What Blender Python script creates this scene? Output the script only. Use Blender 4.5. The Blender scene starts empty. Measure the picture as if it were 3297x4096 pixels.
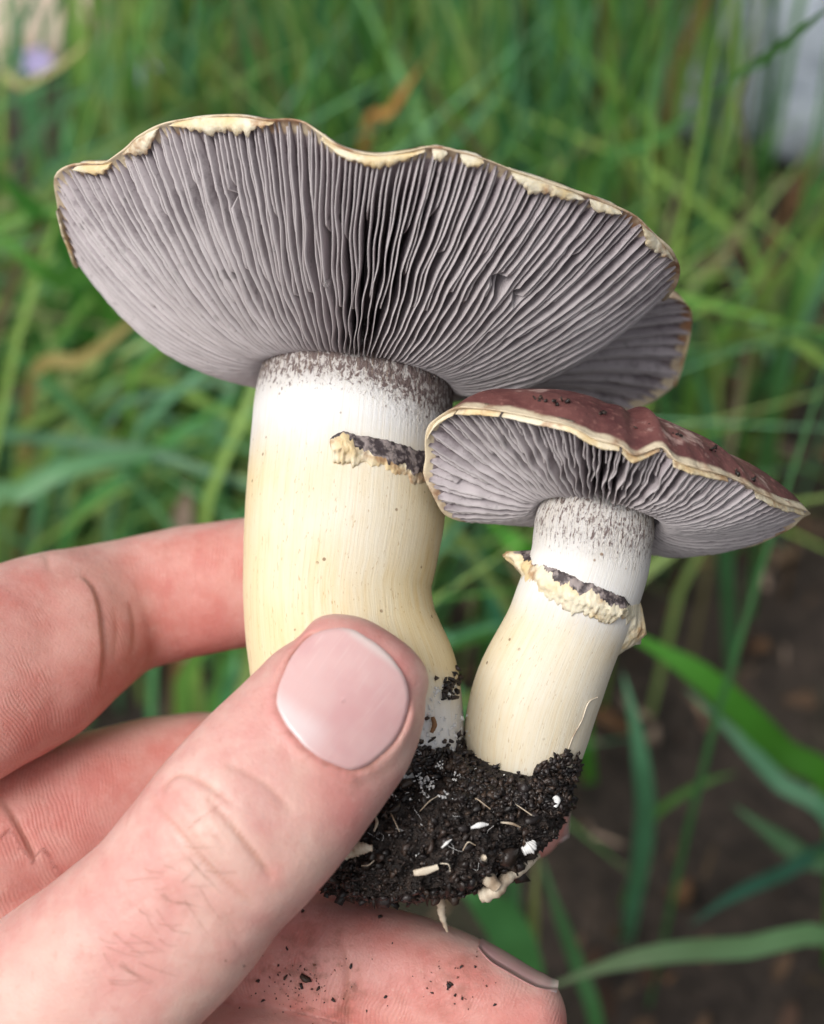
import bpy, bmesh, math, random
import numpy as np
from mathutils import Vector, Matrix, noise as mnoise
from mathutils.bvhtree import BVHTree

R = math.radians
random.seed(7); rng = np.random.default_rng(7)
scene = bpy.context.scene
COL = scene.collection

# ------------------------------------------------------------------ camera, sky, sun, exposure
PITCH = R(42.0); CAM = np.array([0.0, 0.0, 0.36]); DIST = 18.0; SPX = 330.0   # subject 18 cm away
AX = np.array([1.0, 0.0, 0.0])
AY = np.array([0.0, math.sin(PITCH), math.cos(PITCH)])
AZ = np.array([0.0, -math.cos(PITCH), math.sin(PITCH)])
cd = bpy.data.cameras.new('camera'); cam = bpy.data.objects.new('camera', cd); COL.objects.link(cam)
cam.location = CAM; cam.rotation_euler = (math.pi/2 - PITCH, 0, 0)
cd.sensor_fit = 'VERTICAL'; cd.sensor_height = 24.0
cd.lens = 12.0 / ((2048/SPX)/DIST)
cd.clip_start = 0.005; cd.clip_end = 500
cd.dof.use_dof = True; cd.dof.focus_distance = (DIST - 1.15)*0.01
cd.dof.aperture_fstop = cd.lens/3.2
scene.camera = cam

SUN_EL, SUN_AZ = R(50), R(228)        # azimuth from +Y clockwise: behind and left of the camera
w = bpy.data.worlds.new('World'); scene.world = w; w.use_nodes = True
nt = w.node_tree; nt.nodes.clear()
sky = nt.nodes.new('ShaderNodeTexSky'); sky.sky_type = 'NISHITA'; sky.sun_disc = False
sky.sun_elevation = SUN_EL; sky.sun_rotation = SUN_AZ; sky.dust_density = 4.0; sky.air_density = 1.0; sky.ozone_density = 1.0
hs = nt.nodes.new('ShaderNodeHueSaturation'); hs.inputs['Saturation'].default_value = 0.22
bg = nt.nodes.new('ShaderNodeBackground'); bg.inputs['Strength'].default_value = 0.085
ow = nt.nodes.new('ShaderNodeOutputWorld')
nt.links.new(sky.outputs[0], hs.inputs['Color']); nt.links.new(hs.outputs[0], bg.inputs[0]); nt.links.new(bg.outputs[0], ow.inputs[0])
sd = bpy.data.lights.new('sun', 'SUN'); sun = bpy.data.objects.new('sun', sd); COL.objects.link(sun)
sd.energy = 1.5; sd.angle = R(30); sd.color = (1.0, 0.96, 0.90)
sdir = Vector((math.sin(SUN_AZ)*math.cos(SUN_EL), math.cos(SUN_AZ)*math.cos(SUN_EL), math.sin(SUN_EL)))
sun.rotation_euler = (-sdir).to_track_quat('-Z', 'Y').to_euler(); sun.location = sdir*5
vs = scene.view_settings; vs.view_transform = 'Standard'; vs.look = 'None'; vs.gamma = 1.0; vs.use_curve_mapping = False
vs.exposure = 0.66
scene.render.engine = 'CYCLES'
scene.cycles.use_denoising = True
scene.cycles.max_bounces = 8
scene.render.resolution_x = 824; scene.render.resolution_y = 1024

# ------------------------------------------------------------------ frames and helpers
# hand and mushrooms are modelled in centimetres in a frame that is level with the held subject:
# x right, y up along the stem, z towards the holder's eyes; to_world puts that block in the place.
def P(px, py, z):
    k = (DIST - z)/(DIST*SPX)
    return np.array([(px - 1648.5)*k, (2048 - py)*k, z])
def to_px(L):
    k = DIST*SPX/(DIST - L[:, 2])
    return np.stack([1648.5 + L[:, 0]*k, 2048 - L[:, 1]*k], 1)
def to_world(L):
    L = np.atleast_2d(np.asarray(L, float))
    return CAM + 0.01*(L[:, :1]*AX + L[:, 1:2]*AY + (L[:, 2:3] - DIST)*AZ)
def ground_pt(px, py, h):                  # point of the garden at height h (m)
    d = (px - 1648.5)/(SPX*DIST)*AX + (2048 - py)/(SPX*DIST)*AY - AZ
    t = (h - CAM[2])/d[2]
    return CAM + d*t, t

_perm = np.random.default_rng(3).permutation(256); _perm = np.concatenate([_perm, _perm, _perm])
_grad = np.array([(1, 1, 0), (-1, 1, 0), (1, -1, 0), (-1, -1, 0), (1, 0, 1), (-1, 0, 1), (1, 0, -1), (-1, 0, -1), (0, 1, 1), (0, -1, 1), (0, 1, -1), (0, -1, -1)], float)
def noise3(p, s=1.0):
    """gradient noise, about -1..1"""
    p = np.asarray(p, float)*s; f0 = np.floor(p); f = p - f0; i = f0.astype(int) & 255
    u = f*f*f*(f*(f*6-15)+10); r = 0.0
    for dx in (0, 1):
        for dy in (0, 1):
            for dz in (0, 1):
                h = _perm[_perm[_perm[(i[:, 0]+dx) & 255] + ((i[:, 1]+dy) & 255)] + ((i[:, 2]+dz) & 255)] % 12
                g = _grad[h]; d = g[:, 0]*(f[:, 0]-dx) + g[:, 1]*(f[:, 1]-dy) + g[:, 2]*(f[:, 2]-dz)
                r = r + d*(u[:, 0] if dx else 1-u[:, 0])*(u[:, 1] if dy else 1-u[:, 1])*(u[:, 2] if dz else 1-u[:, 2])
    return r

def make_mesh(name, V, F, smooth=True):
    me = bpy.data.meshes.new(name)
    V = np.asarray(V, np.float32)
    if isinstance(F, np.ndarray):
        n, k = F.shape
        me.vertices.add(len(V)); me.vertices.foreach_set('co', V.ravel())
        me.loops.add(n*k); me.loops.foreach_set('vertex_index', F.astype(np.int32).ravel())
        me.polygons.add(n); me.polygons.foreach_set('loop_start', np.arange(0, n*k, k, dtype=np.int32))
        me.update(calc_edges=True); me.validate()
    else:
        me.from_pydata(V.tolist(), [], F); me.update()
    if smooth:
        me.polygons.foreach_set('use_smooth', np.ones(len(me.polygons), bool))
    return me
def attr(me, name, vals):
    vals = np.asarray(vals, np.float32)
    if vals.ndim == 2:
        a = me.attributes.new(name, 'FLOAT_COLOR', 'POINT')
        v4 = np.ones((len(vals), 4), np.float32); v4[:, :3] = vals[:, :3]
        a.data.foreach_set('color', v4.ravel())
    else:
        a = me.attributes.new(name, 'FLOAT', 'POINT'); a.data.foreach_set('value', vals)
def obj(name, me, mat, parent=None):
    o = bpy.data.objects.new(name, me); COL.objects.link(o)
    if mat: me.materials.append(mat)
    if parent: o.parent = parent
    return o
def tag(o, label=None, cat=None, group=None, kind=None):
    for k, v in (('label', label), ('category', cat), ('group', group), ('kind', kind)):
        if v: o[k] = v
    return o
def empty(name, loc):
    o = bpy.data.objects.new(name, None); COL.objects.link(o); o.location = loc
    o.empty_display_size = 0.01
    return o
def rel(L, O): return to_world(L) - O      # local cm -> metres relative to a thing's base

def catmull(pts, n, closed=False):
    p = np.asarray(pts, float); m = len(p)
    if closed:
        q = np.vstack([p[-1:], p, p[:2]]); seg = m
    else:
        q = np.vstack([2*p[0]-p[1], p, 2*p[-1]-p[-2]]); seg = m-1
    ts = np.linspace(0, seg, n, endpoint=not closed)
    i = np.minimum(ts.astype(int), seg-1); f = (ts - i)[:, None]
    a, b, c, d = q[i], q[i+1], q[i+2], q[i+3]
    return 0.5*((2*b) + (c-a)*f + (2*a-5*b+4*c-d)*f**2 + (3*b-a-3*c+d)*f**3)

def grid_faces(nr, nc, wrap=True):
    i, j = np.meshgrid(np.arange(nr-1), np.arange(nc if wrap else nc-1), indexing='ij')
    j2 = (j+1) % nc
    return np.stack([i*nc+j, i*nc+j2, (i+1)*nc+j2, (i+1)*nc+j], -1).reshape(-1, 4)

def loft(C, W, D, n=48, power=2.0, flip=False):
    """tube of stations: centres C, half width W across the view, half depth D"""
    T = np.gradient(C, axis=0); T /= np.linalg.norm(T, axis=1, keepdims=True)
    U = np.cross(T, np.array([0, 0, 1.0])); U /= np.linalg.norm(U, axis=1, keepdims=True)
    Vv = np.cross(U, T)
    th = -math.pi/2 + np.linspace(0, 2*math.pi, n, endpoint=False)
    c, s = np.cos(th), np.sin(th)
    if power != 2.0:
        c = np.sign(c)*np.abs(c)**(2/power); s = np.sign(s)*np.abs(s)**(2/power)
    V = C[:, None] + U[:, None]*(W[:, None]*c)[..., None] + Vv[:, None]*(D[:, None]*s)[..., None]
    return V, T, U, Vv

# ------------------------------------------------------------------ node helpers
class M:
    def __init__(s, name):
        s.m = bpy.data.materials.new(name); s.m.use_nodes = True; s.t = s.m.node_tree
        s.b = s.t.nodes['Principled BSDF']; s.out = s.t.nodes['Material Output']
    def n(s, t, **kw):
        x = s.t.nodes.new(t)
        for k, v in kw.items(): setattr(x, k, v)
        return x
    def l(s, a, b): s.t.links.new(a, b)
    def val(s, x, sock):
        if isinstance(x, (int, float)): sock.default_value = x
        elif isinstance(x, tuple): sock.default_value = (*x, 1.0) if len(x) == 3 else x
        else: s.l(x, sock)
    def attr(s, name, col=False):
        x = s.n('ShaderNodeAttribute', attribute_name=name); return x.outputs['Color' if col else 'Fac']
    def coord(s, scale=(1, 1, 1)):
        c = s.n('ShaderNodeTexCoord'); mp = s.n('ShaderNodeMapping'); mp.inputs['Scale'].default_value = scale
        s.l(c.outputs['Object'], mp.inputs[0]); return mp.outputs[0]
    def noise(s, vec, scale, detail=4, rough=0.55, dist=0.0):
        x = s.n('ShaderNodeTexNoise'); x.inputs['Scale'].default_value = scale; x.inputs['Detail'].default_value = detail
        x.inputs['Roughness'].default_value = rough; x.inputs['Distortion'].default_value = dist
        if vec is not None: s.l(vec, x.inputs['Vector'])
        return x.outputs['Fac']
    def voro(s, vec, scale, feature='F1'):
        x = s.n('ShaderNodeTexVoronoi', feature=feature); x.inputs['Scale'].default_value = scale
        s.l(vec, x.inputs['Vector']); return x.outputs['Distance']
    def math(s, op, a, b=0.0, clamp=False):
        x = s.n('ShaderNodeMath', operation=op, use_clamp=clamp); s.val(a, x.inputs[0]); s.val(b, x.inputs[1]); return x.outputs[0]
    def ramp(s, fac, lo, hi, a=0.0, b=1.0):
        x = s.n('ShaderNodeMapRange'); s.val(fac, x.inputs[0])
        for i, v in enumerate((lo, hi, a, b)): x.inputs[1+i].default_value = v
        x.interpolation_type = 'SMOOTHSTEP'; return x.outputs[0]
    def mix(s, fac, a, b, blend='MIX'):
        x = s.n('ShaderNodeMix', data_type='RGBA', blend_type=blend)
        s.val(fac, x.inputs[0]); s.val(a, x.inputs[6]); s.val(b, x.inputs[7]); return x.outputs[2]
    def combine(s, x, y, z):
        c = s.n('ShaderNodeCombineXYZ'); s.val(x, c.inputs[0]); s.val(y, c.inputs[1]); s.val(z, c.inputs[2]); return c.outputs[0]
    def bump(s, h, dist, strength=1.0):
        x = s.n('ShaderNodeBump'); x.inputs['Distance'].default_value = dist; x.inputs['Strength'].default_value = strength
        s.l(h, x.inputs['Height']); s.l(x.outputs[0], s.b.inputs['Normal']); return x
    def set(s, **kw):
        for k, v in kw.items(): s.val(v, s.b.inputs[k.replace('_', ' ')])
    def sss(s, wgt, rad, scale):
        s.b.inputs['Subsurface Weight'].default_value = wgt; s.b.inputs['Subsurface Radius'].default_value = rad
        s.b.inputs['Subsurface Scale'].default_value = scale

# ------------------------------------------------------------------ materials
def mat_skin():
    m = M('skin'); v = m.coord()
    palm, crease, rosy, ridge = m.attr('palm'), m.attr('crease'), m.attr('rosy'), m.attr('ridge')
    n1 = m.noise(v, 190, 5, 0.62); n2 = m.noise(v, 700, 4, 0.6); n3 = m.noise(v, 70, 3); n4 = m.noise(v, 1900, 2)
    base = m.mix(m.ramp(n1, 0.36, 0.66), (0.675, 0.435, 0.385), (0.615, 0.325, 0.290))
    base = m.mix(m.math('MULTIPLY', m.ramp(n3, 0.42, 0.62), 0.6), base, (0.68, 0.475, 0.40))
    pal = m.mix(m.ramp(n1, 0.34, 0.68), (0.63, 0.305, 0.265), (0.565, 0.205, 0.175))
    pal = m.mix(m.math('MULTIPLY', m.ramp(n3, 0.45, 0.66), 0.55), pal, (0.67, 0.39, 0.345))
    c = m.mix(palm, base, pal)
    c = m.mix(m.math('MULTIPLY', rosy, 0.7), c, (0.58, 0.20, 0.185))
    c = m.mix(m.math('MULTIPLY', crease, 0.65), c, (0.43, 0.175, 0.11))
    c = m.mix(m.math('MULTIPLY', m.ramp(n2, 0.54, 0.74), 0.28), c, (0.50, 0.20, 0.16))
    c = m.mix(m.math('MULTIPLY', m.ramp(n4, 0.60, 0.75), 0.22), c, (0.72, 0.50, 0.43))
    m.set(Base_Color=c, Roughness=m.ramp(n2, 0.25, 0.75, 0.36, 0.58)); m.b.inputs['Specular IOR Level'].default_value = 0.42
    m.sss(0.20, (1.0, 0.34, 0.20), 0.003)
    dirt = m.attr('dirt')
    dm = m.math('MULTIPLY', dirt, m.ramp(m.math('ADD', m.math('MULTIPLY', n1, 0.5), m.math('MULTIPLY', n2, 0.5)), 0.46, 0.64))
    c = m.mix(m.math('MULTIPLY', dm, 0.7), c, (0.16, 0.075, 0.045)); m.set(Base_Color=c)
    fu, fa = m.attr('fu'), m.attr('fa')
    warp = m.math('MULTIPLY', m.noise(v, 120, 2), 0.30)
    s = m.math('SINE', m.math('MULTIPLY', m.math('ADD', m.math('ADD', fu, warp), m.math('MULTIPLY', m.math('MULTIPLY', fa, fa), 0.22)), 2*math.pi/0.046))
    rid = m.math('MULTIPLY', m.math('MULTIPLY', s, ridge), m.ramp(m.noise(v, 110, 2), 0.42, 0.62, 0.0, 0.42))
    vo = m.math('MULTIPLY', m.ramp(m.voro(v, 1700, 'DISTANCE_TO_EDGE'), 0.0, 0.25), 0.22)
    h = m.math('ADD', m.math('MULTIPLY', rid, 0.42), m.math('MULTIPLY', vo, 0.6))
    h = m.math('ADD', h, m.math('ADD', m.math('MULTIPLY', n2, 1.0), m.math('MULTIPLY', n4, 0.4)))
    m.bump(h, 0.00011, 0.8)
    return m.m
def mat_nail():
    m = M('nail'); v = m.coord(); u, t = m.attr('nu'), m.attr('nt')
    n = m.noise(v, 120, 3)
    c = m.mix(m.ramp(n, 0.35, 0.65), (0.60, 0.345, 0.345), (0.65, 0.425, 0.415))
    lun = m.ramp(m.math('ADD', u, m.math('MULTIPLY', n, 0.12)), 0.24, 0.42, 1.0, 0.0)
    c = m.mix(m.math('MULTIPLY', m.math('MULTIPLY', lun, m.ramp(t, 0.35, -0.25)), 0.8), c, (0.72, 0.60, 0.60))
    c = m.mix(m.math('MULTIPLY', m.ramp(m.math('ADD', u, m.math('MULTIPLY', n, 0.06)), 0.93, 0.99), 0.75), c, (0.66, 0.56, 0.53))
    streak = m.noise(m.combine(m.math('MULTIPLY', t, 9.0), m.math('MULTIPLY', u, 0.7), 0.0), 3.0, 3)
    c = m.mix(m.math('MULTIPLY', m.ramp(streak, 0.55, 0.8), 0.18), c, (0.86, 0.76, 0.74))  # gloss highlights along the nail, painted as faint pale streaks in its colour
    m.set(Base_Color=c, Roughness=m.ramp(n, 0.3, 0.7, 0.10, 0.24)); m.sss(0.15, (1, 0.4, 0.3), 0.002)
    m.bump(m.math('ADD', m.math('MULTIPLY', streak, 0.45), m.math('MULTIPLY', m.noise(v, 230, 2), 1.2)), 0.00012, 0.6)
    return m.m
def mat_stem():
    m = M('mushroom_stem'); v = m.coord(); h, ang, tint, dark = m.attr('sh'), m.attr('sa'), m.attr('tint'), m.attr('dark')
    fib = m.noise(m.combine(m.math('MULTIPLY', ang, 9.0), m.math('MULTIPLY', h, 0.6), 0.0), 1.6, 5, 0.65)
    fib2 = m.noise(m.combine(m.math('MULTIPLY', ang, 24.0), m.math('MULTIPLY', h, 0.7), 3.0), 2.0, 3, 0.6)
    big = m.noise(v, 85, 4)
    white = m.mix(m.ramp(big, 0.35, 0.65), (0.76, 0.755, 0.745), (0.68, 0.67, 0.665))
    cream = m.mix(m.math('MULTIPLY', m.ramp(fib, 0.34, 0.72), m.ramp(m.noise(v, 45, 3), 0.3, 0.7, 0.25, 1.0)), (0.74, 0.635, 0.415), (0.70, 0.54, 0.285))
    cream = m.mix(m.math('MULTIPLY', m.math('MULTIPLY', m.ramp(fib2, 0.52, 0.76), m.ramp(big, 0.45, 0.65)), 0.5), cream, (0.60, 0.38, 0.14))
    tt = m.math('ADD', tint, m.math('MULTIPLY', m.math('SUBTRACT', big, 0.5), 0.7), True)
    tt = m.math('ADD', tt, m.math('MULTIPLY', m.math('SUBTRACT', fib, 0.5), 0.34), True)
    c = m.mix(tt, white, cream)
    # purple-brown spore net under the gills
    net = m.noise(m.combine(m.math('MULTIPLY', ang, 21.0), m.math('MULTIPLY', h, 9.5), 0.0), 1.0, 4, 0.65, 0.6)
    spk = m.noise(v, 2300, 3, 0.7)
    mixn = m.math('ADD', m.math('MULTIPLY', net, 0.72), m.math('MULTIPLY', spk, 0.28))
    dk = m.math('MULTIPLY', m.ramp(m.math('ADD', mixn, m.math('MULTIPLY', m.math('SUBTRACT', dark, 0.5), 0.20)), 0.50, 0.62), m.ramp(dark, 0.0, 0.25))
    c = m.mix(m.math('MULTIPLY', dark, 0.42), c, (0.40, 0.315, 0.275))
    c = m.mix(m.math('MULTIPLY', dk, 0.86), c, (0.10, 0.055, 0.052))
    # tiny soil specks
    sp = m.math('MULTIPLY', m.ramp(m.voro(v, 480), 0.13, 0.07), m.ramp(m.noise(v, 170, 3), 0.50, 0.58))
    c = m.mix(m.math('MULTIPLY', m.ramp(m.noise(v, 55, 4, 0.6), 0.56, 0.70), 0.35), c, (0.66, 0.50, 0.27))
    c = m.mix(m.math('MULTIPLY', sp, 0.8), c, (0.20, 0.11, 0.05))
    flk = m.noise(m.combine(m.math('MULTIPLY', ang, 34.0), m.math('MULTIPLY', h, 7.0), 5.0), 1.5, 2, 0.5)
    c = m.mix(m.math('MULTIPLY', m.math('MULTIPLY', m.ramp(flk, 0.66, 0.72), m.ramp(tint, 0.15, 0.5)), 0.5), c, (0.42, 0.25, 0.09))
    c = m.mix(m.math('MULTIPLY', m.ramp(fib2, 0.50, 0.70), 0.16), c, (0.52, 0.38, 0.20))
    m.set(Base_Color=c, Roughness=0.72); m.b.inputs['Specular IOR Level'].default_value = 0.22
    m.sss(0.10, (1.0, 0.8, 0.5), 0.0015)
    hh = m.math('SUBTRACT', m.math('MULTIPLY', fib2, 0.45), m.math('MULTIPLY', m.math('MULTIPLY', m.math('ADD', net, spk), dark), 5.0))
    hh = m.math('ADD', hh, m.math('MULTIPLY', spk, 0.25))
    m.bump(hh, 0.00016, 0.8)
    return m.m
def mat_gill(name, a, b, edgec):
    m = M(name); v = m.coord(); e = m.attr('edge'); g = m.attr('gv')
    n = m.noise(v, 210, 4, 0.6); n2 = m.noise(v, 1400, 3, 0.65)
    f = m.math('ADD', m.math('MULTIPLY', n, 0.6), m.math('MULTIPLY', g, 0.4))
    c = m.mix(m.ramp(f, 0.32, 0.68), a, b)
    c = m.mix(m.math('MULTIPLY', m.ramp(n2, 0.56, 0.74), 0.6), c, (0.10, 0.075, 0.085))
    pt = m.math('MULTIPLY', m.ramp(m.noise(v, 330, 2), 0.66, 0.72), 0.7)
    c = m.mix(pt, c, (0.06, 0.045, 0.05))
    sm = m.math('MULTIPLY', m.ramp(m.noise(v, 70, 6, 0.75), 0.50, 0.64), 0.68)
    c = m.mix(sm, c, (0.145, 0.105, 0.125))
    c = m.mix(m.math('MULTIPLY', e, 0.85), c, edgec)
    m.set(Base_Color=c, Roughness=0.62); m.b.inputs['Specular IOR Level'].default_value = 0.25
    m.bump(m.math('ADD', n2, m.math('MULTIPLY', n, 0.6)), 0.0001, 0.7)
    tr = m.n('ShaderNodeBsdfTranslucent'); m.l(c, tr.inputs[0]); mx = m.n('ShaderNodeMixShader'); mx.inputs[0].default_value = 0.22
    m.l(m.b.outputs[0], mx.inputs[1]); m.l(tr.outputs[0], mx.inputs[2]); m.l(mx.outputs[0], m.out.inputs[0])
    return m.m
def mat_cap():
    m = M('cap_skin'); v = m.coord(); top = m.attr('top'); fl = m.attr('flesh')
    n = m.noise(v, 160, 5, 0.62); n2 = m.noise(v, 900, 3, 0.6)
    br = m.mix(m.ramp(n, 0.34, 0.66), (0.095, 0.030, 0.030), (0.185, 0.072, 0.064))
    br = m.mix(m.math('MULTIPLY', m.ramp(n2, 0.56, 0.72), 0.55), br, (0.36, 0.17, 0.14))
    br = m.mix(m.math('MULTIPLY', m.ramp(m.noise(v, 120, 5, 0.7), 0.55, 0.66), 0.75), br, (0.60, 0.42, 0.37))
    lip = m.mix(m.ramp(n, 0.46, 0.66), (0.68, 0.58, 0.42), (0.30, 0.15, 0.08))
    und = m.mix(m.ramp(n, 0.3, 0.7), (0.30, 0.25, 0.265), (0.20, 0.165, 0.175))
    tt = m.math('ADD', top, m.math('MULTIPLY', m.math('SUBTRACT', n, 0.5), 0.8))
    c = m.mix(m.ramp(tt, 0.30, 0.62), lip, br)
    c = m.mix(m.ramp(fl, 0.4, 0.6), c, und)
    m.set(Base_Color=c, Roughness=m.ramp(n2, 0.3, 0.7, 0.5, 0.72)); m.b.inputs['Specular IOR Level'].default_value = 0.35
    m.bump(m.math('ADD', n, m.math('MULTIPLY', n2, 0.7)), 0.0003, 0.8)
    return m.m
def mat_veil(name='veil', dark=False):
    m = M(name); v = m.coord(); d = m.attr('dark')
    n = m.noise(v, 230, 4, 0.6); n2 = m.noise(v, 1100, 3)
    c = m.mix(m.ramp(n, 0.40, 0.66), (0.76, 0.69, 0.53), (0.70, 0.54, 0.30))
    c = m.mix(m.math('MULTIPLY', m.ramp(m.noise(v, 210, 4, 0.65), 0.50, 0.64), 0.75), c, (0.34, 0.17, 0.075))
    dk = m.mix(m.ramp(n2, 0.42, 0.62), (0.05, 0.037, 0.04), (0.30, 0.25, 0.24))
    dd = m.ramp(m.math('ADD', d, m.math('MULTIPLY', m.math('SUBTRACT', n, 0.5), 0.5)), 0.40, 0.60)
    c = m.mix(dd, c, dk)
    m.set(Base_Color=c, Roughness=0.55); m.sss(0.12, (1, 0.75, 0.4), 0.0015)
    m.bump(m.math('ADD', n, n2), 0.00025, 0.9)
    return m.m
def mat_soil(name, a, b, rough=0.55, scale=300, bumpd=0.0005):
    m = M(name); v = m.coord(); n = m.noise(v, scale, 5, 0.65)
    c = m.mix(m.ramp(n, 0.35, 0.7), a, b)
    m.set(Base_Color=c, Roughness=rough); m.bump(n, bumpd, 0.9)
    return m.m
def mat_vcol(name, rough=0.5, transl=0.0, nscale=0, spec=0.4):
    m = M(name); c = m.attr('Col', True)
    if nscale:
        v = m.coord(); n = m.noise(v, nscale, 4, 0.6)
        c = m.mix(m.ramp(n, 0.25, 0.75, 0.0, 0.45), c, m.mix(1.0, c, (0.5, 0.42, 0.30), 'MULTIPLY'))
        m.bump(n, 0.0004, 0.4)
    m.set(Base_Color=c, Roughness=rough); m.b.inputs['Specular IOR Level'].default_value = spec
    if transl:
        tr = m.n('ShaderNodeBsdfTranslucent'); m.l(c, tr.inputs[0])
        mx = m.n('ShaderNodeMixShader'); mx.inputs[0].default_value = transl
        m.l(m.b.outputs[0], mx.inputs[1]); m.l(tr.outputs[0], mx.inputs[2]); m.l(mx.outputs[0], m.out.inputs[0])
    return m.m
def mat_plain(name, a, b, scale, rough=0.6, bumpd=0.0002):
    m = M(name); v = m.coord(); n = m.noise(v, scale, 4, 0.6)
    m.set(Base_Color=m.mix(m.ramp(n, 0.35, 0.65), a, b), Roughness=rough); m.bump(n, bumpd, 0.7)
    return m.m
def mat_water():
    m = M('water_drop'); n = m.noise(m.coord(), 50, 1)
    m.set(Base_Color=(1, 1, 1), Roughness=m.math('MULTIPLY', n, 0.02)); m.b.inputs['IOR'].default_value = 1.33
    m.b.inputs['Transmission Weight'].default_value = 1.0
    return m.m
def mat_ground():
    m = M('garden_soil'); v = m.coord(); n = m.noise(v, 22, 6, 0.65); n2 = m.noise(v, 130, 5, 0.7); n3 = m.noise(v, 7, 3)
    c = m.mix(m.ramp(n2, 0.3, 0.7), (0.028, 0.020, 0.016), (0.085, 0.060, 0.047))
    c = m.mix(m.math('MULTIPLY', m.ramp(n, 0.55, 0.72), 0.7), c, (0.10, 0.07, 0.052))
    c = m.mix(m.math('MULTIPLY', m.ramp(n3, 0.5, 0.66), 0.35), c, (0.06, 0.09, 0.03))
    m.set(Base_Color=c, Roughness=0.85); m.bump(m.math('ADD', n, n2), 0.012, 0.9)
    return m.m
SKIN, NAIL, STEM, CAP, VEIL = mat_skin(), mat_nail(), mat_stem(), mat_cap(), mat_veil()
GILL = mat_gill('gill', (0.36, 0.31, 0.335), (0.57, 0.51, 0.535), (0.64, 0.60, 0.605))
SOILM = mat_soil('dark_soil', (0.012, 0.008, 0.007), (0.040, 0.026, 0.020), 0.5, 1100, 0.0010)
CRUMB = mat_vcol('soil_crumb', 0.42, 0, 1500, 0.5)
GRASS = mat_vcol('grass_leaf', 0.45, 0.42, 45, 0.4)
GROUND = mat_ground(); WATER = mat_water()
ROOT = mat_plain('pale_rootlet', (0.66, 0.58, 0.46), (0.34, 0.25, 0.17), 350)
MYC = mat_plain('white_mycelium', (0.80, 0.80, 0.79), (0.66, 0.65, 0.64), 420)
STRAW = mat_vcol('dry_plant', 0.7, 0.15, 60, 0.2)
HAIR = mat_plain('hair', (0.33, 0.17, 0.10), (0.24, 0.12, 0.07), 100)
STONE = mat_plain('pale_stone', (0.48, 0.53, 0.60), (0.28, 0.32, 0.38), 22, 0.7, 0.002)
LIT = mat_vcol('leaf_litter', 0.85, 0, 0, 0.1)

# ------------------------------------------------------------------ ground
def build_ground():
    t = np.linspace(-1, 1, 181)
    xs = np.sign(t)*(np.abs(t)*1.1 + np.abs(t)**7*58)
    ys = xs + 0.45
    X, Y = np.meshgrid(xs, ys)
    near = np.exp(-((X)**2 + (Y-0.5)**2)/1.5)
    p = np.stack([X.ravel()*14, Y.ravel()*14, np.zeros(X.size)], 1)
    Z = (noise3(p).reshape(X.shape)*0.012 + noise3(p, 4.1).reshape(X.shape)*0.006)*near - 0.012
    V = np.stack([X.ravel(), Y.ravel(), Z.ravel()], 1)
    me = make_mesh('ground', V, grid_faces(181, 181, False))
    tag(obj('ground', me, GROUND), kind='structure')
build_ground()

# ------------------------------------------------------------------ grass, litter and stones behind
def blade_geom(pts, wid, fold=0.25, twist=0.0, n=14, taper=(0.35, 0.0)):
    """ribbon of world points (root first), V-folded; width peaks low and tapers to the tip"""
    C = catmull(pts, n); T = np.gradient(C, axis=0); T /= np.linalg.norm(T, axis=1, keepdims=True) + 1e-9
    u = np.linspace(0, 1, n)
    side = np.cross(T, np.array([0.0, -0.75, 0.65])); side /= np.linalg.norm(side, axis=1, keepdims=True) + 1e-9
    nrm = np.cross(side, T)
    a = twist*u[:, None]; s2 = side*np.cos(a) + nrm*np.sin(a); n2 = np.cross(s2, T)
    ww = wid*(0.62 + 0.38*np.sin(np.pi*np.clip(u*1.1+0.08, 0, 1)))*np.clip((1-u)/0.30, 0, 1)**0.7
    ww = np.maximum(ww, wid*0.03)[:, None]
    L = C - s2*ww*0.5 + n2*ww*fold*0.5; Rr = C + s2*ww*0.5 + n2*ww*fold*0.5
    V = np.stack([L, C, Rr], 1).reshape(-1, 3)
    return V, grid_faces(n, 3, False), u

def shade(col, k): return np.array(col)*k

def hero_blade(px, wpx, col, label, name='grass_shoot', cat='grass shoot', group=None, mat=None, twist=0.0, tip=None, fold=0.25, ends=True):
    """px: list of (px, py, height m) from tip to foot; the foot is carried on down to the soil"""
    pts, ds = [], []
    for a, b, h in px:
        q, d = ground_pt(a, b, h); pts.append(q); ds.append(d)
    pts = np.array(pts); d = pts[-1] - pts[-2]; d[2] = 0; d /= np.linalg.norm(d) + 1e-9
    foot = pts[-1] + d*max(0.25*pts[-1][2], 0.005); foot[2] = -0.02
    pts = np.vstack([pts, foot])[::-1]
    wid = wpx/SPX*np.mean(ds)*100/DIST*0.01*0.95
    V, F, u = blade_geom(pts, wid, fold, twist, n=22)
    O = pts[0].copy()
    me = make_mesh(name, V - O, F)
    c = np.array(col)*1.35; tipc = np.array(tip)*1.2 if tip is not None else c*1.08
    cc = c[None]*(1-u[:, None]) + tipc[None]*u[:, None]
    cc = np.repeat(cc[:, None], 3, 1); cc[:, 1] *= 1.12
    attr(me, 'Col', cc.reshape(-1, 3))
    o = obj(name, me, mat or GRASS); o.location = O
    return tag(o, label, cat, group)

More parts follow.
